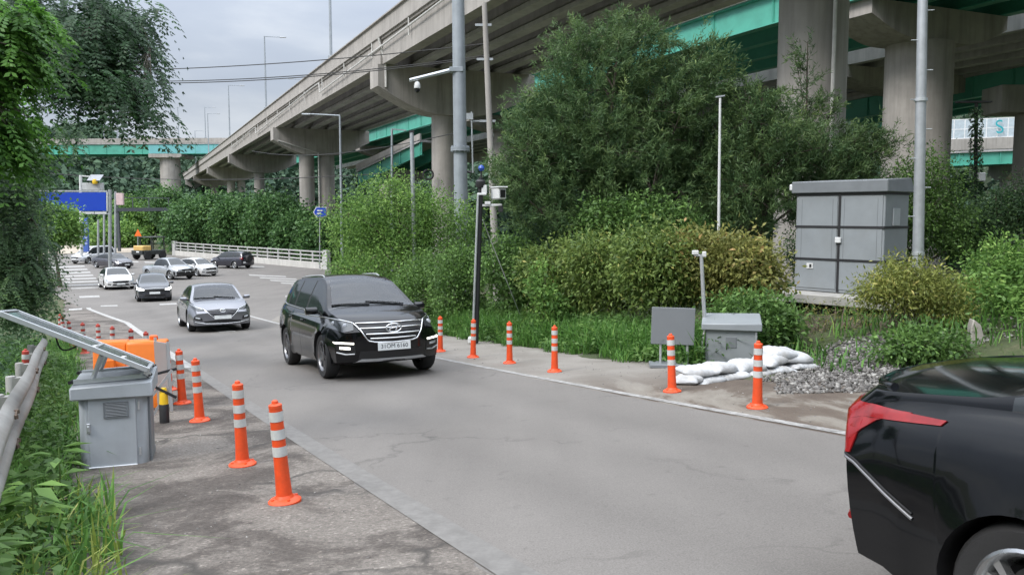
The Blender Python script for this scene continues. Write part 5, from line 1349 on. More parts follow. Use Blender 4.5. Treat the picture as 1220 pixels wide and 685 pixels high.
# the silver pickup and its neighbours turning through the junction
f = hd(62)
r, c = car('pickup_car', S_mod(SUVS, hw=.96, Rw=.38, xr=-1.7, top=[(-2.62, 1.02), (-2.58, 1.08), (-1.2, 1.10), (-1.02, 1.12), (-.86, 1.50), (-.7, 1.66), (-.3, 1.74), (.3, 1.72), (.55, 1.66), (.95, 1.40), (1.3, 1.18), (1.5, 1.15), (2.1, 1.08), (2.35, .98), (2.45, .85)],
    wid=[(-2.62, .90), (-1.9, .95), (1.4, .96), (1.9, .94), (2.45, .86)], belt=[(-2.6, 1.0), (-.4, 1.10), (.7, 1.06), (1.35, 1.03), (2.45, .85)], bot=[(-2.62, .4), (-1.9, .32), (1.9, .3), (2.45, .36)], rg0=-.78, rg1=-1.0, sw1=-.9, pillars=[-.06], doors=[1.0, -.06, -.95]),
    0, 'silver pickup truck with dark front bumper at the crosswalk', 0, 0, 56, MP_P, at_xy=(-28.2, 69.0, 0))
c.patch(r, 'front_bumper', MTRIM, [(-.9, .38), (0, .36), (.9, .38)], [(-.92, .66), (0, .66), (.92, .66)], off=.03)
CROSS = S_mod(HATCH, hw=.90, Rw=.34, top=[(a, b*1.035) for a, b in HATCH['top']], belt=[(a, b*1.03) for a, b in HATCH['belt']])
car('hatchback_car', CROSS, 0, 'white crossover hatchback between the silver pickup and the dark SUV', 0, 0, 55, MP_W, at_xy=(-27.5, 73.0, 0))
r, c = car('suv_car', SUVS, 0, 'dark navy SUV with rear spare wheel, driving left past the white railing', 0, 0, -118, MP_N, at_xy=(-27.9, 83.5, 0))
for s in (1, -1): c.patch(r, 'tail_light', MTAIL, [(s*.70, .90), (s*.86, .92)], [(s*.70, 1.15), (s*.86, 1.12)], 'r', off=.01, n=6)
m = MB(); m.lathe([(.36, -.11), (.37, 0), (.34, .11), (.0001, .13)], 24, Matrix.Translation((c.x0-.06, .05, .98)) @ Matrix.Rotation(R(-90), 4, 'Y')); m.build('spare_wheel', MTYRE, r)
plate(c, r, .62, 'r', None, .4, .16, .5)
VAN = S_mod(SUVS, hw=.97, top=[(-2.55, 1.25), (-2.5, 1.6), (-2.35, 1.80), (-1.5, 1.87), (-.2, 1.87), (.5, 1.80), (.9, 1.62), (1.5, 1.22), (1.75, 1.10), (2.2, 1.0), (2.48, .86), (2.55, .76)],
    wid=[(-2.55, .9), (1.4, .97), (2.1, .94), (2.55, .84)], belt=[(-2.5, 1.1), (1.2, 1.02), (2.55, .76)], bot=[(-2.55, .32), (2.0, .24), (2.55, .28)], xf=1.65, xr=-1.5, ws0=1.6, ws1=.7, hood=1.7, sw0=1.4, sw1=-2.2, doors=[1.15, .1, -1.0], pillars=[.1, -1.0], rg0=-2.4, rg1=-2.53)
car('van_car', VAN, 0, 'white people carrier farthest left, below the blue and white upright sign', 0, 0, -20, MP_V, at_xy=(-45.9, 92, 0))
car('sedan_car', SEDAN, 0, 'dark grey sedan turning right in front of the white people carrier', 0, 0, 58, MP_G, at_xy=(-39.8, 83.5, 0))

# ---- black sedan leaving at the right edge, close to the camera
bs = empty('sedan_car', (0, 0, 0), 'black sedan with red wraparound tail light leaving at the right edge', 'car')
BS = S_mod(SEDAN, Rw=.305, gap=.032, FW=[.93, .965, .985, .995, 1., .998, .985, .95, .91, .87], ra=.34, rb=.07, rz=.66, top=[(-2.45, .94), (-2.43, 1.03), (-2.35, 1.055), (-2.0, 1.065), (-1.6, 1.08), (-1.28, 1.14), (-.88, 1.30), (-.45, 1.42), (0, 1.475), (.35, 1.455), (.62, 1.385), (1.0, 1.16), (1.3, .985), (1.6, .94), (2.0, .865), (2.25, .77), (2.38, .68), (2.43, .60)],
    wid=[(-2.45, .885), (-2.1, .92), (-1.3, .935), (1.4, .93), (2.0, .90), (2.43, .84)], rg1=-1.5, rg0=-.6, belt=[(-2.45, .91), (-2.2, .965), (-1.6, .985), (-.6, .975), (.6, .945), (1.3, .90), (2.43, .6)])
c = Car(BS); c.build(bs, MPB)
# lamps: on the tail and wrapping along the flank
for s, ax in ((1, 'L'), (-1, 'R')):
    c.patch(bs, 'tail_light', MTAIL, [(-1.70, .905), (-2.1, .89), (-2.255, .85)], [(-1.68, .925), (-2.05, .942), (-2.25, .945)], ax, n=24, m=6, off=.007)
    c.patch(bs, 'tail_light', MTAIL, [(-2.14, .735), (-2.225, .725)], [(-2.10, .885), (-2.24, .88)], ax, n=10, m=8, off=.006)
    c.patch(bs, 'tail_light', MTAIL, [(s*.50, .80), (s*.84, .74)], [(s*.50, .93), (s*.84, .935)], 'r', n=12, off=.007)
    c.bar(bs, 'bumper_crease', M('satin_dark', (.22, .22, .23), .4, .5), [(-2.24, .735), (-2.1, .695), (-1.80, .53)], .008, ax, .002)
    c.bar(bs, 'bumper_gap', MSEAM, [(-2.25, .747), (-2.1, .708), (-1.80, .55)], .006, ax, .003)
    c.bar(bs, 'reflector', MTAIL, [(s*.55, .42), (s*.78, .43)], .018, 'r', .006)
c.bar(bs, 'boot_lip', MPB, [(-.72, 1.015), (-.4, 1.03), (0, 1.035), (.4, 1.03), (.72, 1.015)], .02, 'r', .0, 30)
plate(c, bs, .80, 'r', None, .52, .11)
c.mirror(bs, .92, .975, MPB); front_generic(c, bs, 0, MPB)
for s in (1, -1):
    c.bar(bs, 'window_trim', MCHR, [(1.0, .955), (0, .98), (-1.0, 1.0), (-1.4, 1.03)], .010, 'L' if s > 0 else 'R', .008)
h_ = Vector((.468, -.884)); place_car(bs, 3.27, 2.05, (h_.x, h_.y))

# ---- parked work truck far behind, left of the railing
wt = empty('work_truck', ground(178, 309), 'dark work truck with open cage and yellow bonnet at the far side of the junction', 'truck', rotz=R(-28))
MWT = M('truck_dark', (.03, .035, .035), .5)
m = MB(); m.box((0, 0, .85), (2.1, 3.0, .5)); m.build('chassis', MWT, wt, bevel=.05)
m = MB(); m.box((.1, -1.0, 1.35), (1.7, 1.2, .6)); m.build('bonnet', M('truck_yellow', (.55, .36, .12), .5), wt, bevel=.08)
for x in (-.95, .95):
    for y in (-.4, 1.35): m = MB(); m.bar((x, y, 1.0), (x, y, 2.6), .1, .1); m.build('cage_post', MWT, wt)
m = MB(); m.box((0, .5, 2.62), (2.2, 2.1, .12)); m.build('cage_roof', MWT, wt, bevel=.03)
m = MB(); m.box((0, -1.62, .85), (1.9, .2, .5)); m.build('bumper', MWT, wt, bevel=.04)
plate_ = MB(); plate_.box((.2, -1.73, .95), (.45, .03, .16)); plate_.build('number_plate', MPLATE, wt)
for x in (-.9, .9):
    for y in (-1.0, 1.1):
        m = MB(); m.lathe([(.2, -.14), (.46, -.14), (.5, -.06), (.5, .06), (.46, .14), (.2, .14)], 20, Matrix.Translation((x*1.05, y, .5)) @ Matrix.Rotation(R(90), 4, 'Y')); m.build('wheel', MTYRE, wt)
# ================================================================== VEGETATION
MBARK = M('bark', (.085, .065, .048), .95, var=.3, scale=8, bmp=.5, bscale=25)
MBARKD = M('bark_dark', (.075, .06, .048), .95, var=.3, scale=8)
ML_DARK = leafmat('leaf_dark', (.018, .04, .018), (.055, .10, .038), (.10, .16, .05))
ML_NEAR = leafmat('leaf_near', (.022, .06, .012), (.075, .17, .025), (.13, .24, .045), .45)
ML_BRIGHT = leafmat('leaf_bright', (.04, .085, .02), (.125, .21, .05), (.22, .30, .09), .42)
ML_MID = leafmat('leaf_mid', (.030, .062, .017), (.085, .15, .038), (.11, .19, .05), .35)
ML_PINE = leafmat('pine_needle', (.030, .060, .024), (.078, .120, .044), (.125, .165, .058), .35)
ML_SHRUB = leafmat('leaf_shrub', (.045, .075, .02), (.13, .175, .045), (.24, .22, .07), .4)
ML_RUST = leafmat('leaf_rusty', (.07, .08, .024), (.17, .17, .05), (.26, .17, .075), .4)
ML_YEL = leafmat('leaf_yellow', (.06, .075, .018), (.17, .19, .05), (.27, .24, .08), .4)
ML_GRASS = leafmat('grass_blade', (.025, .065, .014), (.075, .16, .032), (.16, .23, .06), .4)
ML_STRAW = leafmat('grass_straw', (.07, .10, .02), (.17, .21, .045), (.34, .30, .12), .4)
ML_HILL = leafmat('leaf_hill', (.017, .034, .022), (.034, .060, .034), (.05, .08, .042), .1, .8)
ML_BUD = leafmat('leaf_hedge', (.022, .052, .018), (.06, .12, .036), (.10, .17, .05), .3)

def blob_points(blobs, n, shell=.42):
    """blobs: (x, y, z, rx, ry, rz)"""
    Bb = np.array(blobs, float); vol = Bb[:, 3]*Bb[:, 4]*Bb[:, 5]; k = rng.choice(len(Bb), n, p=vol/vol.sum())
    d = rnd_dirs(n)*(rng.random((n, 1))**shell)
    return Bb[k, :3]+d*Bb[k, 3:], d, k
def pxblob(px, py, Y, rpx, rpy, rd, dY=0.):
    p = at(px, py, Y+dY); s = (Y+dY)/1000.
    return (p.x, p.y, p.z, rpx*s, rd, rpy*s)
def skeleton(base, tips, tr, root, mat, nl=12, top=None, twigs=None, lean=.0, trunks=1):
    base = Vector(base); tips = [Vector(t) for t in tips]
    cen = sum(tips, Vector())/len(tips); hi = max(t.z for t in tips)
    top = top or Vector((cen.x, cen.y, base.z+(hi-base.z)*.86))
    tm = MB(); tp = []
    for k in range(9):
        f = k/8; p = base.lerp(top, f); p.x += .08*tr*10*math.sin(f*4+1)*f; p.y += .06*tr*10*math.sin(f*5)*f; tp.append(p)
    tm.tube([p-base for p in tp], [tr*(1.25 if k == 0 else 1-.82*k/8) for k in range(9)], 9)
    tm.build('trunk', mat, root, smooth=60)
    lm = MB(); limbs = []
    sel = random.sample(tips, min(nl, len(tips)))
    for t in sel:
        z = base.z+max(.15, min(.92, (t.z-base.z)/(top.z-base.z+1e-6)-.25*random.random()-.12))*(top.z-base.z)
        f = (z-base.z)/(top.z-base.z); i = min(7, int(f*8)); a = tp[i].lerp(tp[i+1], f*8-i)
        mid = a.lerp(t, .5)+Vector((0, 0, .08*(t-a).length)); pts = [a, a.lerp(mid, .6)+Vector((random.gauss(0, .02), random.gauss(0, .02), 0)), mid, mid.lerp(t, .6), t]
        r0 = tr*(.42-.2*f); lm.tube([p-base for p in pts], [r0, r0*.8, r0*.6, r0*.4, r0*.2], 6); limbs += [(p, r0*.4) for p in pts[1:]]
    pool = np.array([tuple(p) for p, r in limbs])
    for t in (tips if twigs is None else random.sample(tips, min(twigs, len(tips)))):
        i = int(np.argmin(((pool-np.array(tuple(t)))**2).sum(1))); a = Vector(pool[i]); 
        if (t-a).length > .05: lm.tube([a-base, a.lerp(t, .5)+Vector((0, 0, .04*(t-a).length))-base, t-base], [tr*.07, tr*.05, tr*.02], 4, caps=False)
    lm.build('limbs', mat, root, smooth=60)
def foliage(root, base, C, n_per, spread, Ln, asp, mat, up=.6, droop=.2, name='crown', ctint=None, tvar=.18):
    n = len(C); k = np.repeat(np.arange(n), n_per); m_ = len(k)
    off = rng.normal(size=(m_, 3))*spread
    P = C[k]+off
    D = unit(unit(off)+rng.normal(size=(m_, 3))*.6+np.array([0, 0, -droop]))
    Nn = unit(rng.normal(size=(m_, 3))*(1-up)+np.array([0, 0, up]))
    L_ = Ln*(.65+.7*rng.random(m_)); t = (ctint if ctint is not None else rng.random(n)*.6+.1)[k]+rng.normal(size=m_)*tvar
    return leaves(name, P-np.array(tuple(base)), D, Nn, L_, L_*asp, t, mat, root)
def broadleaf(label, base, blobs, n, per, spread, Ln, mat, tr, bark=None, group=None, name='tree', cat='tree', asp=.5, nl=12, twigs=80, droop=.25, up=.55, shell=.42):
    base = Vector(base); root = empty(name, base, label, cat, group)
    C, d, k = blob_points(blobs, n, shell)
    C = C[C[:, 2] > base.z+.05]
    ct = np.clip(.32+.22*rng.normal(size=len(C)), 0, 1)
    skeleton(base, C, tr, root, bark or MBARK, nl, twigs=twigs)
    foliage(root, base, C, per, spread, Ln, asp, mat, up, droop, ctint=ct)
    return root
def gbase(px, Y, z=None):
    p = at(px, 300, Y); return Vector((p.x, Y, zg(p.x, Y)-.03))

# ---- the light green tree and the scrub around it, right of the road
broadleaf('light green leafy tree behind the black SUV, left of the thick grey pole', gbase(480, 29), [pxblob(470, 262, 29, 62, 52, 1.5), pxblob(430, 268, 29, 40, 40, 1.1), pxblob(515, 285, 29, 55, 60, 1.4), pxblob(455, 330, 28, 65, 45, 1.3), pxblob(400, 282, 29, 20, 26, .6), pxblob(468, 222, 29, 28, 20, .8), pxblob(550, 265, 28.5, 30, 35, 1.)],
          640, 46, .23, .105, ML_BRIGHT, .11, group=None, asp=.42, up=.5)
for px, py, Y, rx, ry, lb in ((440, 365, 27, 45, 36, 'dark green bush directly behind the black SUV roof'), (505, 350, 24.8, 42, 46, 'dark green bush right of the black SUV, below the light green tree'), (545, 345, 23.2, 36, 52, 'dark leafy bush left of the traffic camera pole'), (415, 340, 32, 24, 30, 'small bush at the end of the white railing')):
    broadleaf(lb, gbase(px, Y), [pxblob(px, py, Y, rx, ry, .8), pxblob(px+12, py-ry*.5, Y, rx*.6, ry*.5, .6)], 210, 42, .15, .085, ML_MID, .05, group='bushes along the ramp', name='bush', cat='bush', nl=8, twigs=40)
# ---- pines
def pine(label, bpx, Y, blobs, n, tr, topy, topx=None):
    base = gbase(bpx, Y); root = empty('pine_tree', base, label, 'tree', 'pines below the viaducts')
    C, d, k = blob_points(blobs, n, .5)
    C = C[C[:, 2] > base.z+.8]; d = d[:len(C)]
    skeleton(base, C, tr, root, MBARKD, 26, top=Vector(at(topx or bpx+6, topy, Y)), twigs=500)
    m_ = len(C); per = 46
    cx_ = np.array([base.x, base.y]); out = np.zeros((m_, 3)); out[:, :2] = C[:, :2]-cx_; out = unit(out+1e-4)
    ax = unit(out*.7+np.array([0, 0, .55])+rng.normal(size=(m_, 3))*.35)
    kk = np.repeat(np.arange(m_), per); q_ = len(kk)
    shoot = np.where(rng.random(m_) < .22, .85, .42); ax = unit(ax+np.array([0, 0, 1.])*(shoot > .5)[:, None]*.8)
    s_ = rng.random(q_); P = C[kk]+ax[kk]*((s_[:, None]-.35)*shoot[kk][:, None])+rng.normal(size=(q_, 3))*.045
    rad = rnd_dirs(q_); D = unit(ax[kk]*.75+rad*.8)
    L_ = .155*(.7+.6*rng.random(q_)); t = np.clip(.30+.2*rng.normal(size=m_), 0, 1)[kk]+rng.normal(size=q_)*.14+.2*(s_-.5)
    leaves('crown', P-np.array(tuple(base)), D, rnd_dirs(q_), L_, np.full(q_, .025), t, ML_PINE, root)
    # leading shoots that stick out of the top
    return root
pine('broad dark pine just right of the traffic camera pole', 700, 22, [pxblob(690, 150, 22, 75, 60, 1.6), pxblob(650, 205, 22, 65, 55, 1.5), pxblob(730, 200, 22, 70, 60, 1.6), pxblob(745, 75, 22.3, 46, 62, 1.0), pxblob(690, 80, 22.3, 50, 50, 1.1), pxblob(640, 150, 22.3, 46, 44, 1.0), pxblob(610, 215, 22.5, 42, 40, 1.0), pxblob(690, 258, 21.5, 90, 38, 1.3)], 1500, .12, 45, 742)
pine('tallest dark pine, its top crossing the green bridge girder', 765, 23, [pxblob(790, 130, 23, 75, 62, 1.6), pxblob(825, 195, 23, 80, 65, 1.6), pxblob(760, 215, 23, 70, 55, 1.5), pxblob(728, 62, 23, 30, 42, .8), pxblob(800, 255, 22.5, 85, 42, 1.4), pxblob(840, 85, 23, 40, 50, 1.0), pxblob(770, 60, 23, 40, 44, .9)], 1350, .13, 85, 800)
pine('dark pine in front of the wide column, left of the tall cabinet', 905, 22.5, [pxblob(900, 180, 22.5, 62, 60, 1.4), pxblob(880, 245, 22, 60, 45, 1.3), pxblob(950, 190, 23, 60, 42, 1.2), pxblob(900, 125, 22.5, 32, 34, .8), pxblob(965, 235, 23, 50, 40, 1.1)], 900, .11, 115)
pine('sparse young pine spire standing against the wide column', 958, 24, [pxblob(956, 85, 24, 16, 45, .4), pxblob(962, 140, 24, 36, 30, .8), pxblob(1020, 175, 24, 50, 26, 1.0), pxblob(1000, 215, 24, 60, 36, 1.2)], 320, .07, 50)
# ---- shrubs in front of the pines
sh = [(615, 330, 21.6, 46, 52, ML_MID, 'dark green shrub right behind the traffic camera pole'), (668, 335, 20, 48, 48, ML_SHRUB, 'green shrub behind the guy wire of the camera pole'),
      (725, 325, 18.6, 52, 45, ML_SHRUB, 'yellow-green shrub in the middle of the hedge below the pines'), (785, 320, 16.8, 50, 48, ML_SHRUB, 'yellow-green shrub behind the blank grey board'),
      (845, 318, 16.8, 48, 42, ML_RUST, 'rusty brown-green shrub behind the low grey box and mast'), (888, 325, 16.4, 40, 40, ML_RUST, 'rust-tinged shrub left of the tall cabinet slab'), (760, 268, 20.5, 80, 30, ML_MID, 'dark green undergrowth shrub at the foot of the pines'), (900, 385, 14.9, 45, 26, ML_MID, 'low green shrub between the grey box and the gravel')]
for px, py, Y, rx, ry, mt, lb in sh:
    broadleaf(lb, gbase(px, Y), [pxblob(px, py, Y, rx, ry, .75), pxblob(px-rx*.4, py-ry*.35, Y, rx*.6, ry*.6, .6), pxblob(px+rx*.4, py+ry*.1, Y, rx*.6, ry*.7, .6)], 250, 38, .15, .105, mt, .04, group='hedge shrubs below the pines', name='shrub', cat='shrub', nl=10, twigs=60, up=.6, asp=.45)
broadleaf('young bright green sapling in the tall grass by the guy wire', gbase(645, 18.6), [pxblob(645, 340, 18.6, 13, 38, .25), pxblob(652, 365, 18.5, 20, 20, .3)], 60, 22, .09, .10, ML_BRIGHT, .02, name='sapling', cat='sapling', nl=6, twigs=30)
# ---- blades
def blades(name, P, h, w, tint, mat, parent=None, lean=.5, base=(0, 0, 0)):
    n = len(P); az = rng.random(n)*2*math.pi; ln = np.abs(rng.normal(size=n))*lean+.1
    d = np.stack([np.cos(az), np.sin(az), np.zeros(n)], 1); s = np.stack([-np.sin(az), np.cos(az), np.zeros(n)], 1)
    tw = rng.normal(size=(n, 1))*.5; s = unit(s+d*tw)
    z = np.array([0, 0, 1.])
    h = h[:, None]; w = w[:, None]; ln = ln[:, None]
    m1 = P+z*h*.55+d*h*ln*.25; tip = P+z*h*(1-.35*np.minimum(ln, 1.2))+d*h*ln*.95
    V = np.stack([P-s*w*.4, P+s*w*.4, m1+s*w*.5, m1-s*w*.5, tip], 1)-np.array(base)
    i = np.arange(n)[:, None]*5
    Fc = np.concatenate([i+np.array([[0, 1, 2]]), i+np.array([[0, 2, 3]]), i+np.array([[3, 2, 4]])], 0)
    return mesh_np(name, V.reshape(-1, 3), Fc, mat, parent, np.repeat(np.clip(tint, 0, 1), 5))
def scatter(n, q0, q1, t0, t1, fn=None):
    q = q0+(q1-q0)*rng.random(n); t = t0+(t1-t0)*rng.random(n)
    if fn is not None: k = fn(q, t); q, t = q[k], t[k]
    P = np.array([tuple(W(a, b)) for a, b in zip(q, t)]); P[:, 2] -= .05
    return P, q, t
def stuff(o, label): o['kind'] = 'stuff'; o['label'] = label; return o
P, q, t = scatter(11000, 8.35, 10.4, 10.4, 21.5, lambda q, t: q > 8.55+.18*np.sin(t*3)+.12*np.sin(t*7.3))
stuff(blades('tall_grass', P, (.45+.45*rng.random(len(P)))*np.clip((q-8.3)/.7, .45, 1), .012+.014*rng.random(len(P)), .35+.25*rng.normal(size=len(P)), ML_GRASS, lean=.55), 'tall green grass along the right verge before the shrubs')
P, q, t = scatter(5000, 8.8, 15, -2, 10.5, lambda q, t: ~((q < 11.8) & (t > 6.6) & (t < 10.4)))
stuff(blades('verge_grass', P, .2+.35*rng.random(len(P)), .012+.012*rng.random(len(P)), .4+.25*rng.normal(size=len(P)), ML_GRASS, lean=.7), 'rough grass on the right bank around the gravel')
P, q, t = scatter(12000, 9.5, 22, 8, 32, lambda q, t: ~((q > 11) & (q < 19) & (t > 5) & (t < 17.5) & (rng.random(len(q)) < .62)))
stuff(blades('bank_grass', P, .12+.26*rng.random(len(P)), .015+.02*rng.random(len(P)), .25+.22*rng.normal(size=len(P)), ML_GRASS, lean=.7), 'grass on the bank below the pines and around the cabinet')
# left verge
P, q, t = scatter(16000, -1.6, .22, 1.2, 26, lambda q, t: (q < .06+.12*np.sin(t*2.3)+.08*np.sin(t*6.1)+np.where(t < 6.5, .12, 0)) )
stuff(blades('left_verge_grass', P, (.14+.30*rng.random(len(P))), .010+.012*rng.random(len(P)), .38+.25*rng.normal(size=len(P)), ML_GRASS, lean=.8), 'green grass and weeds along the left edge of the pavement')
P, q, t = scatter(850, -.75, .22, 2.0, 6.9, lambda q, t: q > -.45+.2*np.sin(t*4))
stuff(blades('pale_grass', P, .14+.26*rng.random(len(P)), .009+.010*rng.random(len(P)), .5+.25*rng.normal(size=len(P)), ML_STRAW, lean=.6), 'yellowish grass clump at the bottom left by the cabinet')
# leafy weeds: broad leaves covering the bank left and right of the guardrail
def weeds(name, label, n, q0, q1, t0, t1, hmax, Ln, mat, fn=None):
    P, q, t = scatter(n, q0, q1, t0, t1, fn)
    hh = hmax(q, t)*(rng.random(len(P))**.7); P[:, 2] += hh
    D = unit(rng.normal(size=(len(P), 3))*np.array([1, 1, .35])); Nn = unit(rng.normal(size=(len(P), 3))*.45+np.array([0, 0, 1.]))
    L_ = Ln*(.6+.8*rng.random(len(P)))
    cl = .3+.22*np.sin(q*3.1+np.sin(t*2.2)*2)*np.sin(t*2.7+q)
    return stuff(leaves(name, P, D, Nn, L_, L_*.5, cl+rng.normal(size=len(P))*.16, mat), label)
weeds('leafy_weeds', 'leafy green weeds between the guardrail and the pavement', 9000, -.9, .15, 1.2, 20, lambda q, t: .12+.32*np.clip((-q+.1)/.5, 0, 1), .085, ML_MID, lambda q, t: q < .0+.12*np.sin(t*2.3))
weeds('dark_weeds', 'dark climbing weeds behind the guardrail', 16000, -4.5, -.75, 2, 30, lambda q, t: .45+.55*np.clip((-q-.8)/1.5, 0, 1)+.25*np.sin(t*1.7), .10, ML_DARK)
weeds('slope_weeds', 'bright green weeds on the slope at the right edge', 9000, 11.6, 15.5, 2.5, 9.0, lambda q, t: .35+.75*np.clip((q-11.6)/2.5, 0, 1), .10, ML_BRIGHT, lambda q, t: (q-11.6) > (t-5.2)*.45)
weeds('verge_weeds', 'leafy weeds mixed into the tall grass of the right verge', 9000, 8.45, 10.6, 10.2, 22, lambda q, t: .22+.5*np.clip((q-8.4)/1.2, 0, 1), .10, ML_MID, lambda q, t: q > 8.6+.2*np.sin(t*2.1))
weeds('bank_weeds', 'low weeds on the bank between the gravel and the cabinet', 5000, 10.5, 18, 3, 17, lambda q, t: .12+.1*np.sin(q*2+t), .075, ML_SHRUB, lambda q, t: np.sin(q*1.7+t*.8)+np.sin(t*1.9-q) > .2)
# a few weeds with big leaves near the cabinet
for k, (q, t, lb) in enumerate(((-.12, 6.7, 'broad-leaved weed beside the lower left corner of the cabinet'), (-.25, 5.6, 'broad-leaved weed in front of the guardrail near the bottom left'), (-.42, 4.3, 'leafy weed at the bottom left corner of the picture'))):
    b = W(q, t); r = empty('weed', b, lb, 'weed', 'big-leaved weeds on the left verge')
    n = 34; a = rng.random(n)*6.28; zz = .12+.36*rng.random(n)
    P = np.stack([.03*np.cos(a), .03*np.sin(a), zz], 1); D = np.stack([np.cos(a), np.sin(a), .15-.3*rng.random(n)], 1); Nn = np.tile([0, 0, 1.], (n, 1))+rng.normal(size=(n, 3))*.2
    L_ = .13+.10*rng.random(n); leaves('leaves', P, D, Nn, L_, L_*.36, .45+.2*rng.normal(size=n), ML_MID if k != 1 else ML_BRIGHT, r)
    m = MB(); m.tube([(0, 0, -.05), (.01, 0, .25), (0, .015, .48)], [.008, .007, .004], 6); m.build('stem', M('weed_stem', (.08, .14, .03), .7), r)

# ---- thin-stemmed yellow bush on the right, and neighbours
def stemmy(label, px, Y, crown, nst, mat, n, per, Ln, group=None):
    base = gbase(px, Y); root = empty('bush', base, label, 'bush', group)
    C, d, k = blob_points(crown, n, .5); m = MB()
    for j in range(nst):
        t_ = Vector(C[j % len(C)]); a = base+Vector((random.gauss(0, .28), random.gauss(0, .15), -.05)); t_ = Vector((a.x+(t_.x-a.x)*.75, a.y+(t_.y-a.y)*.75, t_.z))
        m.tube([a-base, a.lerp(t_, .5)+Vector((random.gauss(0, .04), 0, .1))-base, t_-base], [.010, .008, .004], 5)
    m.build('stems', M('dry_stem', (.16, .13, .095), .9), root)
    foliage(root, base, C, per, .10, Ln, .28, mat, .5, .1, ctint=np.clip(.4+.25*rng.normal(size=len(C)), 0, 1)); return root
stemmy('yellow-green thin-stemmed bush in front of the tall cabinet and steel pole', 1078, 14.2, [pxblob(1080, 345, 14.2, 55, 28, .6), pxblob(1045, 348, 14.2, 34, 20, .4), pxblob(1115, 350, 14.2, 45, 26, .5), pxblob(1075, 322, 14.3, 30, 14, .4), pxblob(1130, 375, 14, 26, 18, .4)], 40, ML_YEL, 330, 30, .085)
for px, Y, lb in ((965, 15.5, 'thin dry-stemmed scrub in front of the cabinet slab, left part'), (1010, 15.2, 'thin dry-stemmed scrub in front of the cabinet slab, right part')):
    stemmy(lb, px, Y, [pxblob(px, 388, Y, 34, 16, .4), pxblob(px-10, 372, Y, 26, 12, .3)], 34, ML_RUST, 34, 12, .06, 'dry scrub on the bank')
yb = ground(1105, 428).y
broadleaf('low green bush at the foot of the yellow-green bush', gbase(1105, yb), [pxblob(1100, 412, yb, 45, 20, .4), pxblob(1070, 420, yb, 22, 12, .3)], 90, 34, .12, .08, ML_MID, .03, name='bush', cat='bush', nl=6, twigs=20)
broadleaf('dense green bush at the right edge above the black sedan', gbase(1205, 15), [pxblob(1205, 330, 15, 45, 42, .8), pxblob(1185, 370, 14.5, 30, 36, .5)], 260, 40, .14, .085, ML_BRIGHT, .04, name='bush', cat='bush', nl=8, twigs=40)
b = Vector(ground(1168, 410)); m = MB(); m.prism([(-.13, 0, -.1), (.11, 0, -.1), (.03, .05, .28), (-.07, .08, .36), (-.12, .04, .25)], (0, 0, 0), (.05, .22, 0))
o = m.build('concrete_block', M('block_concrete', (.30, .28, .25), .9, var=.2, scale=4, dirt=.6), bevel=.015); o.location = b; tag(o, 'pale broken concrete block on the slope right of the yellow bush', 'block')
# darker trees behind the cabinet on the right
for px, Y, bl, lb, mt in ((1095, 27, [(1100, 225, 45, 50), (1120, 270, 55, 40), (1075, 270, 35, 36)], 'mid green tree behind the steel pole and tall cabinet', ML_MID), (1190, 28, [(1195, 262, 50, 30), (1150, 285, 40, 30), (1225, 240, 35, 30)], 'dark tree behind the ivy-clad lamp post at the right', ML_DARK), (1010, 27, [(1010, 262, 50, 40), (985, 300, 50, 36)], 'dark leafy tree directly behind the tall cabinet', ML_DARK)):
    broadleaf(lb, gbase(px, Y), [pxblob(a, b_, Y, c_, d_, 1.2) for a, b_, c_, d_ in bl], 380, 42, .2, .10, mt, .09, group='trees behind the cabinet', nl=12, twigs=60)
# ivy on the lamp post
lp, tp = ivy_pole; n = 1500; f = rng.random(n); a = rng.random(n)*6.28; rr_ = .10+.10*rng.random(n)
P = np.array(tuple(lp))+f[:, None]*np.array(tuple(tp))+np.stack([rr_*np.cos(a), rr_*np.sin(a), np.zeros(n)], 1)
iv = leaves('ivy', P, np.stack([np.cos(a), np.sin(a), -.8*np.ones(n)], 1), np.stack([np.cos(a), np.sin(a), .6*np.ones(n)], 1), np.full(n, .11), np.full(n, .08), .3+.2*rng.normal(size=n), ML_DARK)
tag(iv, 'ivy climbing the dark lamp post at the right', 'ivy')

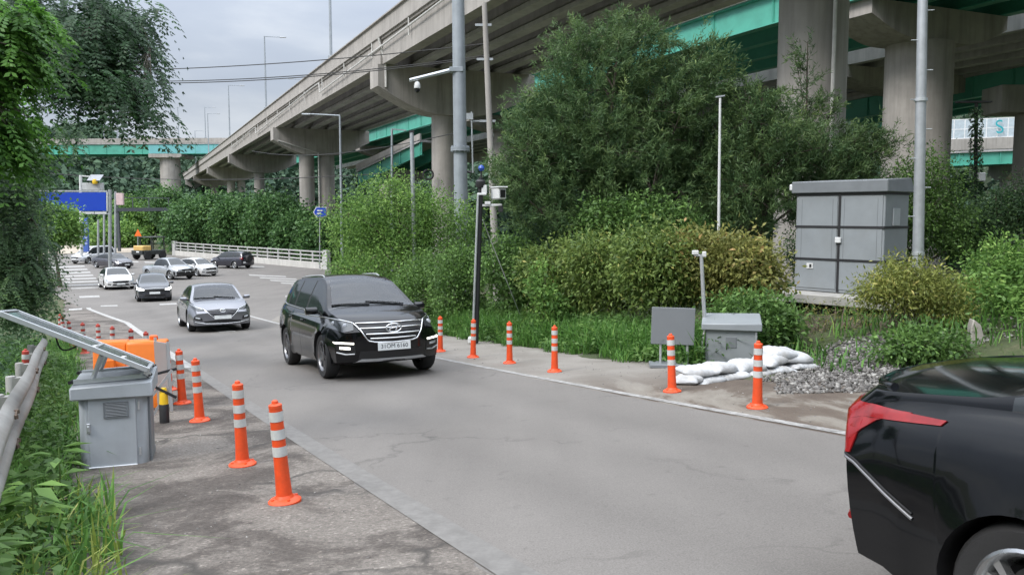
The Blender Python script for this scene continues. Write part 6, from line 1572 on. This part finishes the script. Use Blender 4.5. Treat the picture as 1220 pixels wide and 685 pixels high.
# ---- hanging trees at the left: feathery compound leaves
def feather(label, base, blobs, n, mat, tr, fl=.30, group=None, ll=.06, bark=None, nl=10, top=None, droop=.9, pairs=9, shell=.6):
    base = Vector(base); root = empty('tree', base, label, 'tree', group)
    C, d, k = blob_points(blobs, n, shell)
    skeleton(base, C, tr, root, bark or MBARKD, nl, top=top, twigs=min(n, 160))
    nf = 6; kk = np.repeat(np.arange(len(C)), nf); q_ = len(kk)
    oc = np.zeros((len(C), 3)); oc[:, 0] = C[:, 0]-(top.x if top else base.x); oc[:, 1] = C[:, 1]-(top.y if top else base.y); oc = unit(unit(oc+1e-4)+rng.normal(size=oc.shape)*.35*np.array([1, 1, .3]))
    h0 = unit(oc[kk]*.8+rng.normal(size=(q_, 3))*np.array([.5, .5, .22]))
    O = C[kk]-oc[kk]*.12+rng.normal(size=(q_, 3))*.07; Lf = fl*(.6+.7*rng.random(q_)); ct = np.clip(.3+.22*rng.normal(size=len(C)), 0, 1)[kk]
    dr = droop*(.6+.8*rng.random(q_))
    Ps, Ds, Ns, Ts = [], [], [], []
    side = unit(np.cross(h0, np.array([0, 0, 1.])))
    for j in range(pairs):
        f = (j+.6)/pairs
        pos = O+h0*(Lf*f)[:, None]+np.array([0, 0, -1.])*(Lf*dr*f*f)[:, None]
        tan = unit(h0-np.array([0, 0, 2.])*(dr*f)[:, None])
        for s in (-1, 1):
            Ps.append(pos); Ds.append(unit(tan*.55+side*s*.8-np.array([0, 0, .25]))); Ns.append(unit(np.cross(tan, side)*1.+rng.normal(size=(q_, 3))*.25)); Ts.append(ct+rng.normal(size=q_)*.1)
    P = np.concatenate(Ps)-np.array(tuple(base)); D = np.concatenate(Ds); Nn = np.concatenate(Ns); T = np.concatenate(Ts); L_ = ll*(.8+.5*rng.random(len(P)))
    leaves('crown', P, D, Nn, L_, L_*.46, T, mat, root); return root
feather('dark feathery tree overhanging the top left, its sprays against the sky', W(-3.6, 12.5), [pxblob(60, 45, 11, 95, 55, 1.2), pxblob(135, 50, 10.5, 50, 52, .9), pxblob(118, 96, 10.5, 52, 26, .8), pxblob(165, 110, 10, 36, 32, .6), pxblob(185, 128, 10, 24, 18, .5), pxblob(130, 10, 11, 52, 26, .9)],
        330, leafmat('leaf_silhouette', (.008, .023, .009), (.022, .054, .018), (.05, .10, .03), .35), .06, .36, top=Vector(at(-60, -40, 12)), nl=8, ll=.062, droop=1.2, shell=.5)
feather('bright green feathery branch close at the upper left edge', W(-2.3, 7.2), [pxblob(15, 25, 7.3, 46, 34, .5), pxblob(18, 160, 7.2, 34, 24, .4), pxblob(30, 70, 7.4, 36, 22, .4), pxblob(-30, 90, 7.3, 40, 90, .6)], 150, ML_NEAR, .09, .26, top=Vector(at(-60, -60, 7.2)), nl=10)
feather('dark feathery tree hanging over the guardrail at the left edge', W(-3.4, 17), [pxblob(8, 215, 15, 34, 44, 1.), pxblob(14, 290, 15, 38, 36, 1.), pxblob(8, 340, 15, 44, 36, 1.), pxblob(44, 325, 15, 18, 22, .5), pxblob(80, 160, 14, 14, 16, .4), pxblob(30, 180, 14, 26, 18, .5)], 430, ML_DARK, .12, .34, ll=.055, top=Vector(at(-30, 120, 16)), nl=12)
broadleaf('dense dark tree at the left edge above the guardrail', W(-3.2, 21), [pxblob(2, 250, 20, 40, 56, 1.4), pxblob(16, 330, 20, 36, 40, 1.2), pxblob(-40, 200, 20, 60, 120, 1.5), pxblob(24, 375, 19, 32, 22, .8)], 400, 46, .2, .11, ML_DARK, .13, MBARKD, nl=12, twigs=80)
# ---- greenery of the middle distance
broadleaf('bright green bushy tree below the blue road sign', gbase(70, 60), [pxblob(70, 270, 60, 28, 22, 1.6), pxblob(45, 275, 60, 24, 24, 1.6), pxblob(60, 256, 60, 16, 10, 1.)], 240, 40, .3, .24, ML_BRIGHT, .14, nl=8, twigs=30, asp=.6)
hed = [(225, 268, 112, 28, 26), (252, 262, 110, 34, 32), (290, 264, 106, 36, 32), (328, 262, 102, 34, 30), (362, 278, 96, 30, 26), (388, 286, 92, 26, 28), (205, 245, 130, 22, 20)]
hl_ = ['green tree behind the left end of the white railing', 'round green tree behind the railing, left of the far columns', 'green tree behind the middle of the white railing', 'green tree below the pair of viaduct columns', 'dark green tree below the blue arrow sign', 'dark green tree behind the right end of the white railing', 'smaller green tree beside the wide far column']
for (px, py, Y, rx, ry), lb in zip(hed, hl_):
    broadleaf(lb, gbase(px, Y), [pxblob(px, py, Y, rx, ry, 3.), pxblob(px-rx*.4, py+ry*.4, Y, rx*.7, ry*.7, 2.4), pxblob(px+rx*.4, py+ry*.4, Y, rx*.7, ry*.7, 2.4)], 300, 34, .55, .42, ML_BUD, .2, group='trees behind the white railing', nl=8, twigs=20, asp=.6)
for (px, py, Y, rx, ry), lb in zip([(150, 262, 150, 26, 24), (178, 252, 155, 24, 24), (118, 262, 140, 18, 20), (135, 280, 135, 30, 12)], ['light green tree between the blue sign and the work truck', 'green tree above the dark work truck', 'green tree behind the grey junction posts', 'low bright hedge bush at the far side of the junction']):
    broadleaf(lb, gbase(px, Y), [pxblob(px, py, Y, rx, ry, 3.5), pxblob(px+rx*.3, py+ry*.4, Y, rx*.8, ry*.7, 3.)], 240, 32, .7, .5, ML_BRIGHT if 'light' in lb or 'bright' in lb else ML_BUD, .25, group='trees beyond the junction', nl=6, twigs=10, asp=.6)
# dark wood below the viaducts, seen between the columns
def wood(name, label, n, per, area, sz, mat):
    C = area(n); kk = np.repeat(np.arange(n), per); m_ = len(kk); rr_ = sz*(.7+.6*rng.random(n))
    d = rnd_dirs(m_); d[:, 2] = np.abs(d[:, 2]); P = C[kk]+d*rr_[kk][:, None]*np.array([1, 1, 1.1])*(.75+.25*rng.random((m_, 1)))
    L_ = sz*.42*(.6+.8*rng.random(m_)); D = unit(rng.normal(size=(m_, 3))+np.array([0, 0, -.2]))
    return stuff(leaves(name, P, D, unit(d+rng.normal(size=(m_, 3))*.3), L_, L_*.75, np.clip(.35+.2*rng.normal(size=n), 0, 1)[kk]+rng.normal(size=m_)*.12, mat), label)
def under(n):
    px = rng.random(n)*960+200; Y = 118+60*rng.random(n)+np.where(px > 560, -50, 0); f = rng.random(n)
    return np.array([[(a-610)/1000*y, y, -3.5+6.5*g] for a, y, g in zip(px, Y, f)])
wood('distant_wood', 'dark wood behind the columns of the viaducts', 900, 46, under, 2.2, ML_HILL)
def on_hill(rows):
    A_ = np.array([[tuple(v) for v in r] for r in rows])
    def fn(n):
        j = (rng.random(n)*(A_.shape[0]-1)).astype(int); i = (rng.random(n)*(A_.shape[1]-1)).astype(int); f = rng.random((n, 1))
        return A_[j, i]*(1-f)+A_[j+1, i+1]*f+np.array([0, 0, .5])
    return fn
wood('hillside_wood', 'dense dark woodland on the hill behind the overpass', 2600, 26, on_hill(hrows), 5.0, ML_HILL)
wood('hillside_wood', 'dense dark woodland on the hill behind the viaducts', 1800, 26, on_hill(hrows2), 5.5, ML_HILL)

# ---- gravel and stones
def stones(name, label, P, sz, mat):
    n = len(P); o8 = np.array([[1, 0, 0], [-1, 0, 0], [0, 1, 0], [0, -1, 0], [0, 0, 1], [0, 0, -1]], float)
    f8 = np.array([[0, 2, 4], [2, 1, 4], [1, 3, 4], [3, 0, 4], [2, 0, 5], [1, 2, 5], [3, 1, 5], [0, 3, 5]])
    V = P[:, None, :]+o8[None]*(sz[:, None, None])*(1+.35*rng.normal(size=(n, 6, 1)))*np.array([1, 1, .7])+rng.normal(size=(n, 6, 3))*sz[:, None, None]*.25
    Fc = (np.arange(n)[:, None, None]*6+f8[None]).reshape(-1, 3)
    return stuff(mesh_np(name, V.reshape(-1, 3), Fc, mat, tint=np.repeat(rng.random(n), 6)), label)
MGV = leafmat('gravel_stone', (.075, .07, .066), (.185, .175, .165), (.33, .32, .30), 0., .9)
pts = []
while len(pts) < 6500:
    px, py = 905+165*rng.random(), 398+72*rng.random()
    if py > 470-(px-905)*.02 or py < 440-(px-905)*.32 or (px < 985 and py < 438) or (py > 455 and px < 925): continue
    g = ground(px, py); pts.append((g.x, g.y, zg(g.x, g.y)-.02+.04*rng.random()))
while len(pts) < 8600:
    px, py = 880+240*rng.random(), 385+95*rng.random()
    if (px < 990 and py < 436) or py > 482 or rng.random() > .6: continue
    g = ground(px, py); pts.append((g.x, g.y, zg(g.x, g.y)-.045+.03*rng.random()))
qs_, t_s = 9.6+4.2*rng.random(2600), 5.2+5.0*rng.random(2600)
for a, b in zip(qs_, t_s):
    g = W(a, b); pts.append((g.x, g.y, g.z-.05+.03*rng.random()))
stones('gravel', 'grey gravel heap spilling down beside the sandbags', np.array(pts), .011+.036*rng.random(len(pts))**3, MGV)
P, q, t = scatter(900, -.1, 1.7, 2.6, 15)
P[:, 2] += .052
stones('pebbles', 'loose grit scattered on the left shoulder', P, .004+.008*rng.random(len(P))**2, MGV)
P, q, t = scatter(700, 6.4, 8.7, 3, 20); P[:, 2] = [zg(a, b)+.0 for a, b in P[:, :2]]
stones('pebbles', 'loose grit scattered on the right verge', P, .005+.010*rng.random(len(P))**2, MGV)
for p_ in (post_o, post_r): pass

wood('reflection_bank_wood', 'unseen green growth added on the near left for dark reflections in the cars', 700, 30, on_hill(erows), 1.6, ML_MID)  # growth added out of view, on the bank that darkens the reflections
